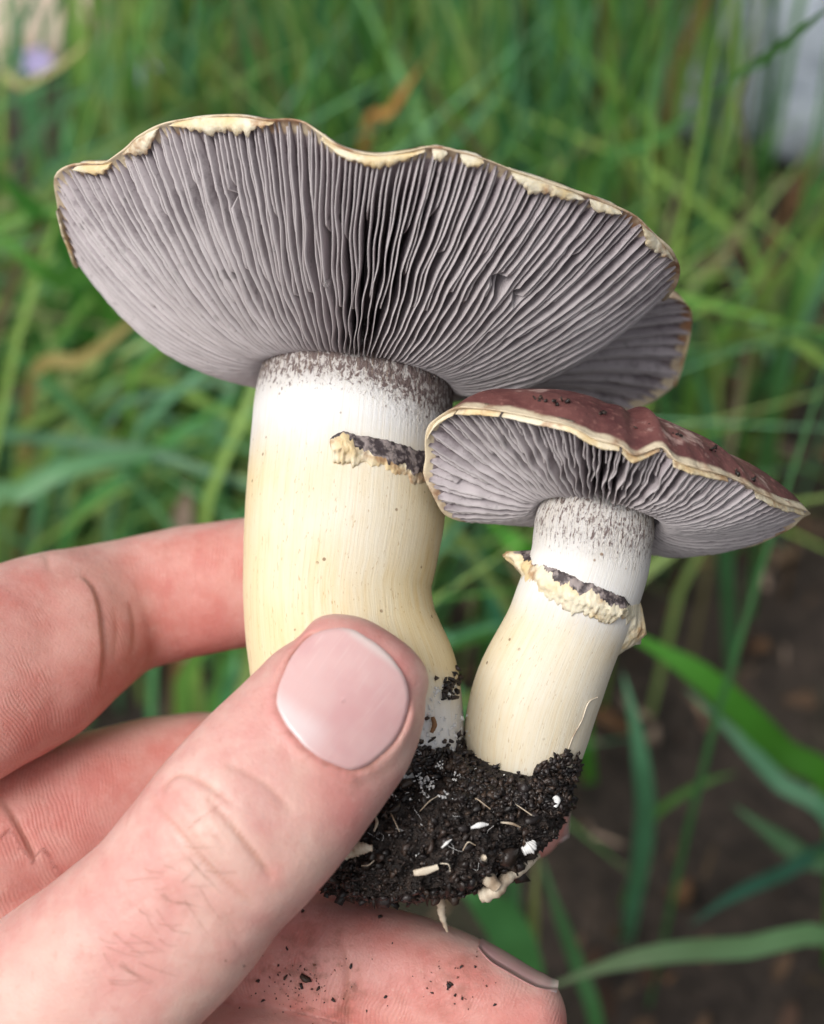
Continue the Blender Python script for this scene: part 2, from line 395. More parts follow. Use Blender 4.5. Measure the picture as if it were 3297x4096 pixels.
def filler_grass():
    Vs, Fs, Cs = [], [], []; off = 0
    pal = np.array([(0.075, 0.190, 0.038), (0.115, 0.235, 0.040), (0.060, 0.175, 0.055), (0.165, 0.255, 0.050), (0.085, 0.205, 0.090), (0.045, 0.125, 0.036), (0.20, 0.27, 0.075)])
    dry = np.array([(0.34, 0.26, 0.14), (0.30, 0.17, 0.08), (0.26, 0.23, 0.12)])
    n = 0
    while n < 9500:
        far = rng.random() < 0.62
        x = rng.uniform(-0.75, 0.75); y = rng.uniform(0.50, 1.9) if far else rng.uniform(0.12, 0.62)
        bare = np.exp(-(((x-0.16)/0.15)**2 + ((y-0.28)/0.17)**2)**1.0)      # dug, bare soil right of the hand
        if rng.random() < bare*1.1: continue
        if y < 0.20 and rng.random() < 0.75: continue
        if abs(x) > 0.28*(y+0.25) + 0.15 and rng.random() < 0.6: continue
        Lh = rng.uniform(0.08, 0.24) if y < 0.5 else rng.uniform(0.14, 0.38)
        az = rng.uniform(0, 2*math.pi); lean = rng.uniform(0.05, 0.9)
        if x < 0.02 and y < 0.44: lean = rng.uniform(0.45, 1.35); az = rng.normal(0.2, 0.7)
        if y > 0.44: lean = abs(rng.normal(0, 0.20)) + 0.03
        top = np.array([x + math.cos(az)*math.sin(lean)*Lh, y + math.sin(az)*math.sin(lean)*Lh, math.cos(lean)*Lh])
        base = np.array([x, y, -0.015])
        def bad(q):
            dd = q - CAM; z = dd @ -AZ
            if z < 0.27 or q[2] > 0.30 + 0.1*(q[1] > 0.6): return True
            u_, v_ = 1648.5 + dd @ AX/z*SPX*DIST, 2048 - dd @ AY/z*SPX*DIST
            if u_ > 2880 and v_ < 470 and z < 1.02: return rng.random() < 0.66      # gaps in front of the stones
            if u_ > 1900 and v_ > 2250: return rng.random() < 0.80
            if u_ < 950 and v_ > 2500: return rng.random() < 0.9
            if u_ < 180 and 1950 < v_ < 2300: return rng.random() < 0.6
            if u_ > 2650 and v_ > 1700: return rng.random() < 0.2
            if u_ < 230 and v_ < 190 and z < 1.0: return rng.random() < 0.9
            return False
        if bad(top) or bad(0.5*(top + base)) or bad(0.75*top + 0.25*base) or (x < 0 and y < 0.5 and bad(0.25*top + 0.75*base)): continue
        d0 = np.array([math.cos(az), math.sin(az), 0])
        mid = base + np.array([0, 0, 1])*Lh*0.55*math.cos(lean*0.5) + d0*Lh*0.3*math.sin(lean*0.5)
        end = top + np.array([0, 0, -0.10*Lh*lean])
        wd = rng.uniform(0.0013, 0.0044)
        V, F, u = blade_geom(np.array([base, mid, end]), wd, 0.3, rng.uniform(-0.6, 0.6), n=7)
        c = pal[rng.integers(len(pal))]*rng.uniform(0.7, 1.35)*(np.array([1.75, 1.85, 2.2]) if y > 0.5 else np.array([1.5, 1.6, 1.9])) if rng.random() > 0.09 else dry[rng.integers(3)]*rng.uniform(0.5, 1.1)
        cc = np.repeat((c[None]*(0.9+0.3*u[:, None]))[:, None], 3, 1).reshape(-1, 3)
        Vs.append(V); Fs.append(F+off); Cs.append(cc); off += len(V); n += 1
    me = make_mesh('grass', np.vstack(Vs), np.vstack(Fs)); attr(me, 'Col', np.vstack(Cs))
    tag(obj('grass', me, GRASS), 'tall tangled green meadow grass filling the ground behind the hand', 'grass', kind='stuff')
filler_grass()

def leaf_litter():
    Vs, Fs, Cs = [], [], []; off = 0
    pal = np.array([(0.16, 0.10, 0.065), (0.24, 0.165, 0.11), (0.09, 0.055, 0.04), (0.30, 0.22, 0.17), (0.20, 0.11, 0.06)])
    for i in range(5000):
        x = rng.uniform(-0.5, 0.5); y = rng.uniform(0.05, 1.3)
        L = rng.uniform(0.0015, 0.007); wd = L*rng.uniform(0.12, 0.5); az = rng.uniform(0, 6.28)
        d = np.array([math.cos(az), math.sin(az), 0]); s = np.array([-d[1], d[0], 0]); b = np.array([x, y, rng.uniform(-0.006, 0.006)])
        rows = []
        for k, (t, ww) in enumerate(((-1, 0.15), (-0.4, 0.9), (0.3, 1.0), (1, 0.1))):
            z = rng.uniform(0, 0.006)
            rows += [b + d*t*L - s*ww*wd + [0, 0, z], b + d*t*L + s*ww*wd + [0, 0, z + rng.uniform(-.003, .004)]]
        Vs.append(np.array(rows)); Fs.append(grid_faces(4, 2, False)+off); off += 8
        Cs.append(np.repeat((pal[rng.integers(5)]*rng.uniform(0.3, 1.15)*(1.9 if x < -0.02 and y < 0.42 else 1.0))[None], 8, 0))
    me = make_mesh('leaf_litter', np.vstack(Vs), np.vstack(Fs)); attr(me, 'Col', np.vstack(Cs))
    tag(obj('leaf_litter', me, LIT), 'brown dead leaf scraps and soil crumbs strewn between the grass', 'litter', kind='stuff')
leaf_litter()

PINKSTONE = mat_plain('pinkish_stone', (0.74, 0.60, 0.52), (0.60, 0.46, 0.38), 25, 0.7, 0.002)
def stone(px, py, rad, sc, label, mat=None):
    q, _ = ground_pt(px, py, 0.01)
    bm = bmesh.new(); bmesh.ops.create_icosphere(bm, subdivisions=3, radius=1.0)
    for v in bm.verts:
        k = 1 + 0.22*mnoise.noise(v.co*1.3 + Vector(q)*9) + 0.08*mnoise.noise(v.co*4)
        v.co = Vector((v.co.x*sc[0], v.co.y*sc[1], v.co.z*sc[2]))*k*rad
    me = bpy.data.meshes.new('stone'); bm.to_mesh(me); bm.free()
    me.polygons.foreach_set('use_smooth', np.ones(len(me.polygons), bool))
    o = obj('stone', me, mat or STONE); o.location = q; tag(o, label, 'stone', 'pale stones lying in the grass')
stone(3180, 140, 0.07, (1.0, 0.8, 0.6), 'large pale grey stone in the grass beside the curly dry stem')
stone(2980, 420, 0.042, (1.2, 0.8, 0.45), 'flat bluish grey stone lying below the large pale stone')
stone(3290, 520, 0.035, (1.0, 0.8, 0.5), 'small grey stone half hidden behind thin grass')
stone(60, 60, 0.065, (1.3, 0.8, 0.5), 'pinkish white stone beyond the bent dry stalk', PINKSTONE)
stone(2080, 40, 0.03, (1.0, 0.8, 0.6), 'small white stone behind the upright grass beyond the big cap')

LG, BG, YG, DG, SG = (0.13, 0.28, 0.075), (0.075, 0.215, 0.115), (0.17, 0.25, 0.045), (0.04, 0.125, 0.045), (0.065, 0.24, 0.025)
H = hero_blade
H([(1010, 1765, .085), (700, 1805, .10), (430, 1835, .105), (230, 1890, .105), (90, 1970, .10), (-60, 2090, .09)], 85, (0.135, 0.31, 0.15), 'pale green arching grass blade above the index finger')
H([(800, 1450, .11), (822, 1650, .09), (838, 1850, .07), (852, 2120, .045)], 62, LG, 'upright light green blade beside the large mushroom stem')
H([(1345, -60, .20), (1325, 120, .17), (1328, 300, .14), (1345, 480, .11), (1360, 700, .07)], 62, (0.10, 0.27, 0.09), 'straight upright green blade rising behind the large cap')
H([(2170, 3960, .075), (2400, 3870, .085), (2650, 3810, .09), (2950, 3790, .085), (3380, 3795, .07)], 98, (0.12, 0.29, 0.12), 'long light green blade lying sideways past the ring fingertip', tip=(0.26, 0.36, 0.20))
H([(2430, 2490, .11), (2620, 2590, .105), (2800, 2700, .10), (2960, 2840, .09), (3130, 3010, .075), (3330, 3190, .06)], 128, SG, 'bright green broad blade below the small mushroom ring')
H([(2490, 2690, .09), (2530, 2850, .085), (2565, 3050, .075), (2580, 3220, .06), (2568, 3400, .04), (2540, 3560, .02)], 88, BG, 'blue green blade standing beside the small mushroom stem')
H([(2740, 2750, .08), (2930, 2930, .08), (3110, 3120, .075), (3360, 3380, .065)], 78, BG, 'straight blue green blade running under the bright broad blade')
H([(2930, 3220, .05), (3080, 3330, .05), (3220, 3430, .05), (3400, 3530, .045)], 92, DG, 'dark green blade crossing the dug soil')
H([(2760, 3700, .045), (2920, 3590, .05), (3110, 3500, .05), (3380, 3405, .045)], 66, (0.035, 0.13, 0.085), 'dull blue green blade crossing above the long sideways blade')
H([(2148, 3400, .07), (2138, 3600, .06), (2128, 3800, .045), (2115, 4000, .03)], 52, (0.24, 0.27, 0.10), 'pale yellowish grass stalk behind the hanging rootlets', cat='grass stalk', name='grass_stalk')
H([(2160, 3420, .06), (2230, 3640, .055), (2310, 3860, .045), (2390, 4130, .03)], 66, (0.055, 0.17, 0.055), 'mid green blade slanting down behind the ring fingertip')
H([(1780, 3480, .075), (1900, 3570, .075), (2010, 3680, .065), (2070, 3820, .055), (2100, 3990, .04)], 190, (0.075, 0.24, 0.075), 'broad green leaf blade hanging behind the soil clump')
H([(2950, 3090, .055), (2860, 3115, .055), (2740, 3170, .05), (2610, 3270, .04), (2560, 3420, .02)], 40, (0.08, 0.20, 0.045), 'thin bent green blade forking from the blue green blade')
H([(3340, 10, .26), (3120, 190, .23), (2900, 360, .20), (2650, 560, .16), (2340, 800, .11)], 82, (0.08, 0.22, 0.065), 'long green blade slanting across the upright grass')
H([(3010, 240, .20), (2950, 430, .18), (2990, 640, .15), (2985, 850, .12), (2870, 1050, .095), (2740, 1180, .07)], 50, (0.30, 0.27, 0.15), 'curly tan dried stem beside the right lobe of the large cap', name='dried_tendril', cat='dry stem', mat=STRAW)
H([(2430, -60, .25), (2445, 180, .20), (2490, 480, .15), (2550, 800, .10), (2600, 1050, .06)], 62, YG, 'yellow green upright blade behind the right half of the large cap')
H([(1830, -60, .24), (1950, 250, .19), (2070, 520, .14), (2160, 800, .09)], 55, (0.14, 0.25, 0.055), 'light yellowish blade leaning behind the large cap')
H([(1760, 150, .20), (1650, 320, .17), (1560, 450, .15), (1450, 620, .12)], 52, (0.34, 0.17, 0.055), 'orange brown withered blade behind the large cap', name='withered_blade', cat='dry blade', mat=STRAW)
H([(310, -40, .22), (365, 130, .19), (300, 220, .17), (200, 290, .155), (90, 350, .14), (0, 420, .12)], 40, (0.30, 0.29, 0.13), 'bent tan dry stalk near the pinkish stone', name='dry_stalk', cat='dry stalk', mat=STRAW)
H([(480, -40, .23), (485, 150, .19), (490, 350, .15), (490, 620, .09)], 56, YG, 'yellow green blade standing beside the violet flower')
H([(790, -40, .24), (775, 150, .20), (760, 320, .16), (770, 560, .10)], 58, (0.075, 0.20, 0.10), 'dull blue green blade behind the left half of the large cap')
H([(540, 180, .19), (620, 300, .17), (720, 420, .14), (860, 540, .10)], 60, (0.20, 0.28, 0.07), 'pale yellow blade bending away below the violet flower')
H([(950, 2560, .06), (930, 2700, .055), (905, 2850, .045), (880, 3000, .03)], 85, (0.07, 0.24, 0.095), 'green blade showing between index finger and thumb')
H([(1930, 2060, .12), (2020, 2140, .115), (2110, 2220, .11), (2260, 2340, .09)], 92, (0.08, 0.30, 0.035), 'bright green blade passing between the two mushroom stems')
H([(2080, 2480, .09), (1950, 2510, .09), (1820, 2560, .08), (1700, 2620, .07)], 40, (0.075, 0.23, 0.11), 'thin blue green blade crossing between the two stems')
H([(1900, 2150, .085), (1960, 2350, .075), (2000, 2560, .06), (2020, 2800, .035)], 70, (0.035, 0.14, 0.075), 'dark blue green blade low between the two stems')
H([(-40, 900, .15), (120, 1050, .14), (260, 1130, .13), (420, 1200, .11)], 88, (0.10, 0.29, 0.05), 'vivid green blade entering beside the left rim of the large cap')
H([(-40, 640, .17), (60, 760, .155), (160, 860, .14), (260, 980, .12)], 95, (0.07, 0.24, 0.045), 'broad green blade just outside the left rim of the large cap')
H([(640, 1180, .12), (480, 1330, .11), (330, 1440, .10), (120, 1560, .085)], 60, (0.20, 0.165, 0.06), 'orange tinged fading blade under the left side of the large cap', mat=STRAW)
H([(1000, 1560, .12), (760, 1700, .105), (560, 1860, .09), (260, 2160, .06)], 58, (0.075, 0.24, 0.07), 'mid green blade slanting behind the pale arching blade')
H([(2750, 1300, .13), (2820, 1600, .105), (2880, 1900, .08), (2900, 2200, .05)], 70, (0.05, 0.15, 0.06), 'dark green blade behind the lobe of the large cap')
H([(3150, 1150, .15), (3130, 1400, .12), (3080, 1700, .09), (3060, 1950, .06)], 64, (0.06, 0.17, 0.055), 'mid green blade standing right of the curly dried stem')
H([(750, 1920, .07), (742, 2020, .06), (730, 2140, .05)], 82, (0.42, 0.31, 0.26), 'short pinkish tan dead stick above the index finger', name='dead_stick', cat='stick', mat=STRAW, fold=0.5)

def flower(px, py, h, label):
    q, _ = ground_pt(px, py, h); root = empty('violet_flower', (q[0], q[1], 0.0))
    m = VIOLET
    for k in range(5):
        a = k*2*math.pi/5; d = np.array([math.cos(a), math.sin(a)*0.5 - 0.3, math.sin(a)*0.8])
        pts = np.array([[0, 0, h], np.array([0, 0, h]) + d*0.0035, np.array([0, 0, h]) + d*0.0065])
        V, F, u = blade_geom(pts, 0.005, 0.2, 0, n=6); me = make_mesh('petal', V, F)
        obj('petal', me, m, root)
    V, F, u = blade_geom(np.array([[0.01, 0.01, -0.012], [0.004, 0.004, h*0.5], [0, 0, h]]), 0.0022, 0.5, 0, n=8)
    me = make_mesh('flower_stalk', V, F); attr(me, 'Col', np.tile((0.07, 0.16, 0.04), (len(V), 1))); obj('flower_stalk', me, GRASS, root)
    tag(root, label, 'flower', 'small violet flowers in the grass')
VIOLET = mat_plain('violet_petal', (0.30, 0.25, 0.52), (0.40, 0.35, 0.58), 300)
flower(565, 275, 0.13, 'small violet flower beside the yellow green upright blade')
flower(150, 240, 0.12, 'small violet flower near the pinkish white stone')
flower(2380, 105, 0.11, 'small pale violet flower behind the right half of the large cap')
# ------------------------------------------------------------------ mushrooms
BVH = {}
def add_bvh(key, L, F): BVH[key] = BVHTree.FromPolygons([Vector(p) for p in L], [tuple(int(i) for i in f) for f in F])
def hit(keys, px, py):
    """point and normal where a line of sight meets one of the named surfaces"""
    o = Vector((0, 0, DIST)); d = (Vector(P(px, py, 0)) - o).normalized(); best = None
    for k in keys:
        r = BVH[k].ray_cast(o, d)
        if r[0] is not None and (best is None or r[3] < best[2]): best = (np.array(r[0]), np.array(r[1]), r[3])
    if best is None: return None
    n = best[1]
    if n @ np.array(d) > 0: n = -n
    return best[0], n
def sstep(a, b, x): t = np.clip((x-a)/(b-a), 0, 1); return t*t*(3-2*t)

class Stem:
    def __init__(s, rows, n=110, seed=0):
        rows = np.array(rows, float)
        C = np.array([P((l+r)/2, y, z) for y, l, r, z in rows]); W = np.array([(r-l)/2*(DIST-z)/(DIST*SPX) for y, l, r, z in rows])
        q = catmull(np.column_stack([C, W]), n)
        s.C, s.W = q[:, :3], q[:, 3]
        s.h = np.concatenate([[0], np.cumsum(np.linalg.norm(np.diff(s.C, axis=0), axis=1))])
        s.V, s.T, s.U, s.N = loft(s.C, s.W, s.W*0.97, 120)
        # T runs downwards here: U then points to -x, so angles are measured with true x
        th = -math.pi/2 + np.linspace(0, 2*math.pi, 120, endpoint=False)
        s.th = np.where(np.abs(th) >= 0, math.pi - th, th)         # true angle: 0 right, 90 deg towards the viewer
        wob = noise3(s.V.reshape(-1, 3)*[1, 0.35, 1] + seed*7.3, 1.1).reshape(n, 120)*0.045
        out = s.V - s.C[:, None]; out /= np.linalg.norm(out, axis=2, keepdims=True)
        s.V = s.V + out*wob[..., None]; s.n = n
    def at(s, th, h):
        """surface frame at true angle th and distance h below the top"""
        C = np.array([np.interp(h, s.h, s.C[:, i]) for i in range(3)]).T; W = np.interp(h, s.h, s.W)
        T = np.array([np.interp(h, s.h, s.T[:, i]) for i in range(3)]).T
        U = -np.array([np.interp(h, s.h, s.U[:, i]) for i in range(3)]).T; N = np.array([np.interp(h, s.h, s.N[:, i]) for i in range(3)]).T
        er = U*np.cos(th)[..., None] + N*np.sin(th)[..., None]
        return C, W, er, T
    def build(s, root, O, tint, dark, key):
        F = grid_faces(s.n, 120); V = s.V.reshape(-1, 3); m = len(V)
        V2 = np.vstack([V, s.C[:1], s.C[-1:]])
        caps = [(j, m, (j+1) % 120) for j in range(120)] + [((s.n-1)*120+(j+1) % 120, m+1, (s.n-1)*120+j) for j in range(120)]
        me = make_mesh('stem', rel(V2, O), [tuple(f) for f in F] + caps)
        hh = np.repeat(s.h[:, None], 120, 1); aa = np.repeat(s.th[None], s.n, 0)
        ext = lambda A: np.concatenate([A.ravel(), [A[0].mean(), A[-1].mean()]])
        attr(me, 'sh', ext(hh)); attr(me, 'sa', ext(aa)); attr(me, 'tint', ext(tint(hh, aa))); attr(me, 'dark', ext(dark(hh, aa)))
        add_bvh(key, V, F)
        return obj('stem', me, STEM, root)

def build_ring(stem, root, O, spec, name, seed, label=None, rag=0.05, dk3=1.0):
    """torn skirt: spec rows (angle deg, top h, overhang, bottom h)"""
    spec = np.array(spec, float); n = 220
    d = np.linspace(spec[0, 0], spec[-1, 0], n); sg = np.sign(spec[-1, 0]-spec[0, 0])
    f = lambda k: np.interp(d*sg, spec[:, 0]*sg, spec[:, k])
    th = np.radians(d); top, out, low, frac = f(1), f(2), f(3), f(4)
    wig = 0.05*noise3(np.stack([d*0.11, np.full(n, seed*1.3), np.zeros(n)], 1)) + 0.025*noise3(np.stack([d*0.6, np.full(n, seed*2.3), np.zeros(n)], 1))
    top = top + wig*0.6; low = low + wig*1.6 + 0.05*noise3(np.stack([d*0.25, np.full(n, seed*4.3), np.zeros(n)], 1))
    prof = [(-0.35, 0.00), (0.12, 0.03), (0.30, 0.12), (0.52, 0.24), (0.76, 0.36), (0.96, 0.46), (1.0, 0.54), (0.92, 0.62), (0.66, 0.68), (0.46, 0.75), (0.30, 0.83), (0.14, 0.92), (-0.35, 1.0)]
    Vs, Dk = [], []
    for k, (po, ph) in enumerate(prof):
        hh = top + (low-top)*ph
        C, W, er, T = stem.at(th, hh)
        nz = noise3(np.stack([d*0.16, np.full(n, k*0.30 + seed*3.1), np.full(n, seed)], 1)) + 0.7*noise3(np.stack([d*0.7, np.full(n, k*0.8), np.full(n, seed+5.)], 1))
        o = np.maximum(out, 0.004)*(po*(1 + 0.4*nz*(0.15 < po))) if po > 0 else np.full(n, -0.04)
        Vs.append(C + er*(W*0.985 + o)[:, None] + T*(nz*rag*(0.2 < ph < 0.95)*np.clip(out/0.06, 0, 1))[:, None])
        Dk.append(sstep(0.10, -0.10, ph - frac - 0.14*nz))
    V = np.stack(Vs, 1).reshape(-1, 3)
    me = make_mesh(name, rel(V, O), grid_faces(n, len(prof), True)); attr(me, 'dark', np.stack(Dk, 1).ravel())
    o = obj(name, me, VEIL, root)
    if label: o['label'] = label
    return o

class Cap:
    def __init__(s, A, axis, r0, rim, bulge, gdepth, seed):
        s.A, s.r0, s.bulge, s.gd, s.seed = A, r0, bulge, gdepth, seed
        a = np.array(axis, float); s.a = a/np.linalg.norm(a)
        e1 = np.array([1.0, 0, 0]); e1 -= (e1 @ s.a)*s.a; s.e1 = e1/np.linalg.norm(e1)
        e2 = np.cross(s.e1, s.a); s.e2 = e2 if e2[2] > 0 else -e2
        q = catmull(np.array([P(*p) for p in rim]), 720, True) - A
        ph = np.arctan2(q @ s.e2, q @ s.e1); o = np.argsort(ph)
        s.ph, s.Rq, s.Hq = ph[o], np.hypot(q @ s.e1, q @ s.e2)[o], (q @ s.a)[o]
    def RH(s, phi):
        w = (phi + math.pi) % (2*math.pi) - math.pi
        return np.interp(w, s.ph, s.Rq, period=2*math.pi), np.interp(w, s.ph, s.Hq, period=2*math.pi)
    def er(s, phi): return np.cos(phi)[..., None]*s.e1 + np.sin(phi)[..., None]*s.e2
    def et(s, phi): return -np.sin(phi)[..., None]*s.e1 + np.cos(phi)[..., None]*s.e2
    def under(s, phi, t):
        """free-edge surface"""
        Rr, Hh = s.RH(phi)
        r = s.r0 + (Rr-s.r0)*t
        b = s.bulge(phi) if callable(s.bulge) else s.bulge
        tt = np.clip(t, 0, 1)
        h = Hh*t - b*4*tt*(1-tt) + 0.10*np.exp(-np.clip(t, 0, 1)/0.05)
        return r, h, Rr, Hh
    def depth(s, t): t = np.clip(t, 0, 1); return s.gd*(0.75+0.5*np.sin(np.pi*t**0.8))*np.clip((1-t)/0.35, 0, 1)**0.8 + 0.03
    def nrm(s, phi, Rr, Hh):
        m = Hh/(Rr-s.r0); n = s.a - m[..., None]*s.er(phi); return n/np.linalg.norm(n, axis=-1, keepdims=True)
    def pos(s, phi, r, h): return s.A + s.er(phi)*r[..., None] + s.a*h[..., None]
    def build_body(s, root, O, toph, lip, key, nphi=260, skin0=0.30):
        phi = np.linspace(0, 2*math.pi, nphi, endpoint=False)
        rag = noise3(np.stack([np.cos(phi)*9, np.sin(phi)*9, np.full(nphi, s.seed)], 1))*0.035
        rows, top, fl = [], [], []
        ts = np.concatenate([np.linspace(-0.45, 1, 22)])
        for t in ts:
            r, h, Rr, Hh = s.under(phi, np.full(nphi, t)); r = np.maximum(r, 0.05)
            n = s.nrm(phi, Rr, Hh); p = s.pos(phi, r, h) + n*(s.depth(np.full(nphi, t)) - 0.012)[:, None]
            rows.append(p); top.append(np.zeros(nphi)); fl.append(np.full(nphi, 1.0 if t < 0.985 else 0.0))
        Rr, Hh = s.RH(phi); n = s.nrm(phi, Rr, Hh)
        lp = lip*(1 + 1.2*noise3(np.stack([np.cos(phi)*5, np.sin(phi)*5, np.full(nphi, s.seed+2.)], 1)))
        for (o_, k, tp) in ((0.03, 0.1, 0.0), (0.055, 0.5, 0.0), (0.04, 0.9, 0.12)):
            rows.append(s.pos(phi, Rr + o_ + rag, Hh) + n*(lp*k)[:, None]); top.append(np.full(nphi, tp)); fl.append(np.zeros(nphi))
        for u in np.linspace(0.02, 1, 26):
            r = (Rr+rag)*(1-u); r = np.maximum(r, 0.002)
            h = toph(u, Hh + lp*0.9, phi)
            nz = noise3(np.stack([np.cos(phi)*r*1.2, np.sin(phi)*r*1.2, np.full(nphi, s.seed+9.)], 1))*0.06*min(1, u*5)
            rows.append(s.pos(phi, r, h + nz)); top.append(np.full(nphi, min(1.0, skin0+u*6.0))); fl.append(np.zeros(nphi))
        V = np.array(rows); nr = len(rows); F = grid_faces(nr, nphi)
        V = V.reshape(-1, 3); add_bvh(key, V, F)
        me = make_mesh('cap', rel(V, O), F); attr(me, 'top', np.concatenate(top)); attr(me, 'flesh', np.concatenate(fl))
        s.obj = obj('cap', me, CAP, root); return s.obj
    def gills(s, O, N, amp, nst=34, key=None, torn=()):
        LV, LF, off = [], [], 0
        for i in range(N):
            tier = 0 if i % 2 == 0 else (1 if i % 4 == 1 else 2)
            phi = 2*math.pi*(i + rng.uniform(-0.30, 0.30))/N
            t0 = (0.0, rng.uniform(0.30, 0.5), rng.uniform(0.52, 0.75))[tier]
            t = t0 + (1-t0)*np.linspace(0, 1, nst)**0.9
            ph = np.full(nst, phi); r, h, Rr, Hh = s.under(ph, t); n = s.nrm(ph, Rr, Hh)
            dep = s.depth(t); fade = np.clip((t-t0)/0.10, 0, 1)**0.6 if tier else np.ones(nst)
            sc = noise3(np.stack([t*38, np.full(nst, i*1.7), np.full(nst, s.seed)], 1))*0.016 + noise3(np.stack([t*11, np.full(nst, i*2.3), np.full(nst, s.seed+4.)], 1))*0.022
            low = dep*(1-fade) + np.abs(sc) + (0.0, 0.02, 0.04)[tier]                 # distance of the edge above the free surface
            for (tx, ty, tr) in torn:
                qp = to_px(s.pos(ph, r, h)); dd = np.hypot((qp[:, 0]-tx)*1.0, (qp[:, 1]-ty)*0.8)
                low = low + dep*0.75*np.exp(-(dd/tr)**4)*rng.uniform(0.3, 1.0)*(s.er(ph[:1])[0] @ s.e2 > 0)
            wv = amp*noise3(np.stack([np.full(nst, math.cos(phi)*3.2), np.full(nst, math.sin(phi)*3.2), t*2.6+s.seed], 1)) \
                + 0.045*noise3(np.stack([np.full(nst, i*0.63), t*6, np.full(nst, 3.+s.seed)], 1))
            wv = wv*np.sin(np.pi*np.clip(t*1.0, 0, 1))**0.7
            et = s.et(ph); base = s.pos(ph, r, h)
            thk = np.minimum(0.034, 0.36*2*math.pi*r/(N*0.55))
            tiltv = 0.5
            rows = []
            for (f, tk, l) in ((0.0, 0.30, 1.0), (0.10, 0.55, 1.0), (0.5, 0.8, 0.75), (1.0, 1.0, 0.35)):
                d = low*(1-f) + dep*f + (0.012 if f == 1 else 0)
                c = base + n*d[:, None] + et*(wv*l)[:, None]
                rows.append((c + et*(thk*tk*0.5)[:, None], c - et*(thk*tk*0.5)[:, None]))
            ring = [rows[0][0], rows[1][0], rows[2][0], rows[3][0], rows[3][1], rows[2][1], rows[1][1], rows[0][1]]
            V = np.stack(ring, 1).reshape(-1, 3); F = grid_faces(nst, 8)
            ends = [tuple(range(8)), tuple(range((nst-1)*8, nst*8))[::-1]]
            me = make_mesh('gill', rel(V, O), [tuple(q) for q in F] + ends)
            attr(me, 'edge', np.tile([1, .35, 0, 0, 0, 0, .35, 1.], nst)); attr(me, 'gv', np.full(len(V), rng.random()))
            obj('gill', me, GILL, s.obj)
            LV.append(V); LF.append(F+off); off += len(V)
        if key: add_bvh(key, np.vstack(LV), np.vstack(LF))
    def phi_at(s, px, py, near=True):
        phi = np.linspace(-math.pi, math.pi, 1440); Rr, Hh = s.RH(phi)
        q = to_px(s.pos(phi, Rr, Hh)); d = np.hypot(q[:, 0]-px, q[:, 1]-py)
        return phi[np.argmin(d)]
    def veil(s, O, pa, pb, width, seed, thick=0.045, label=None):
        a, b = s.phi_at(*pa), s.phi_at(*pb)
        if a - b > math.pi: b += 2*math.pi
        if b - a > math.pi: a += 2*math.pi
        n = max(24, int(abs(b-a)*170)); phi = np.linspace(a, b, n)
        Rr, Hh = s.RH(phi); nr = s.nrm(phi, Rr, Hh)
        e = np.minimum(np.linspace(0, 1, n), np.linspace(1, 0, n)); env = np.clip(e/0.30, 0, 1)**0.8
        z = noise3(np.stack([phi*11, np.full(n, seed*1.9), np.zeros(n)], 1)); z2 = noise3(np.stack([phi*60, np.full(n, seed*1.1), np.zeros(n)], 1))
        wd = 0.50*width*env*np.clip(0.75 + 0.5*z + 0.45*z2, 0.08, 2)
        rows = []
        for (k, dn) in ((1.0, -0.035), (0.5, -0.06), (0.0, -0.045), (-0.28, 0.06), (-0.22, 0.10), (0.0, 0.02), (0.5, -0.02), (1.0, -0.015)):
            kk = k*wd if k > 0 else k*width*0.9*env
            rr = Rr - kk; t = (rr - s.r0)/(Rr - s.r0); r2, h2, _, _ = s.under(phi, t)
            rows.append(s.pos(phi, rr, np.where(t > 1, Hh, h2)) + nr*(dn + 0.03*z*(k > 0.3))[:, None])
        V = np.stack(rows, 1).reshape(-1, 3)
        F = [tuple(q) for q in grid_faces(n, 8)] + [tuple(range(8)), tuple(range((n-1)*8, n*8))[::-1]]
        me = make_mesh('veil_remnant', rel(V, O), F); attr(me, 'dark', np.zeros(len(V)))
        o = obj('veil_remnant', me, VEIL, s.obj)
        if label: o['label'] = label

# ---- large mushroom
st1 = Stem([(1400, 1060, 1800, -0.50), (1510, 1046, 1812, -0.42), (1630, 1024, 1808, -0.36), (1750, 1011, 1800, -0.28), (1919, 992, 1788, -0.18), (2063, 978, 1774, -0.10),
            (2207, 970, 1748, -0.02), (2350, 969, 1724, 0.06), (2495, 975, 1742, 0.14), (2600, 985, 1776, 0.2), (2735, 1000, 1832, 0.28), (2870, 1030, 1850, 0.34), (3010, 1060, 1850, 0.4), (3120, 1120, 1800, 0.45)], seed=1)
O1 = to_world(st1.C[-1])[0]
big = empty('large_mushroom', O1); tag(big, 'large mushroom with wide grey-gilled cap and thick cream stem pinched by the thumb', 'mushroom', 'mushrooms held in the hand')
top1 = 0.42                                                         # cm of stem hidden inside the cap
def dark1(h, a):
    h = h - top1; rt = np.clip(np.cos(a)+0.15, 0, 1)
    return np.clip(0.92*sstep(0.62+0.30*rt, -0.02+0.1*rt, h) + 0.30*rt*sstep(1.2, 0.3, h)*sstep(-0.2, 0.3, np.cos(a)), 0, 1)
def tint1(h, a):
    hh = h - top1; L = -np.cos(a)
    t = sstep(0.55, 1.5, hh)*0.62 + 0.42*np.clip(np.abs(L)*1.5-0.6, 0, 1)*sstep(0.6, 1.5, hh) + 0.25*sstep(2.0, 3.2, hh)
    return t*sstep(4.35, 3.7, hh)
st1.build(big, O1, tint1, dark1, 'stem1')
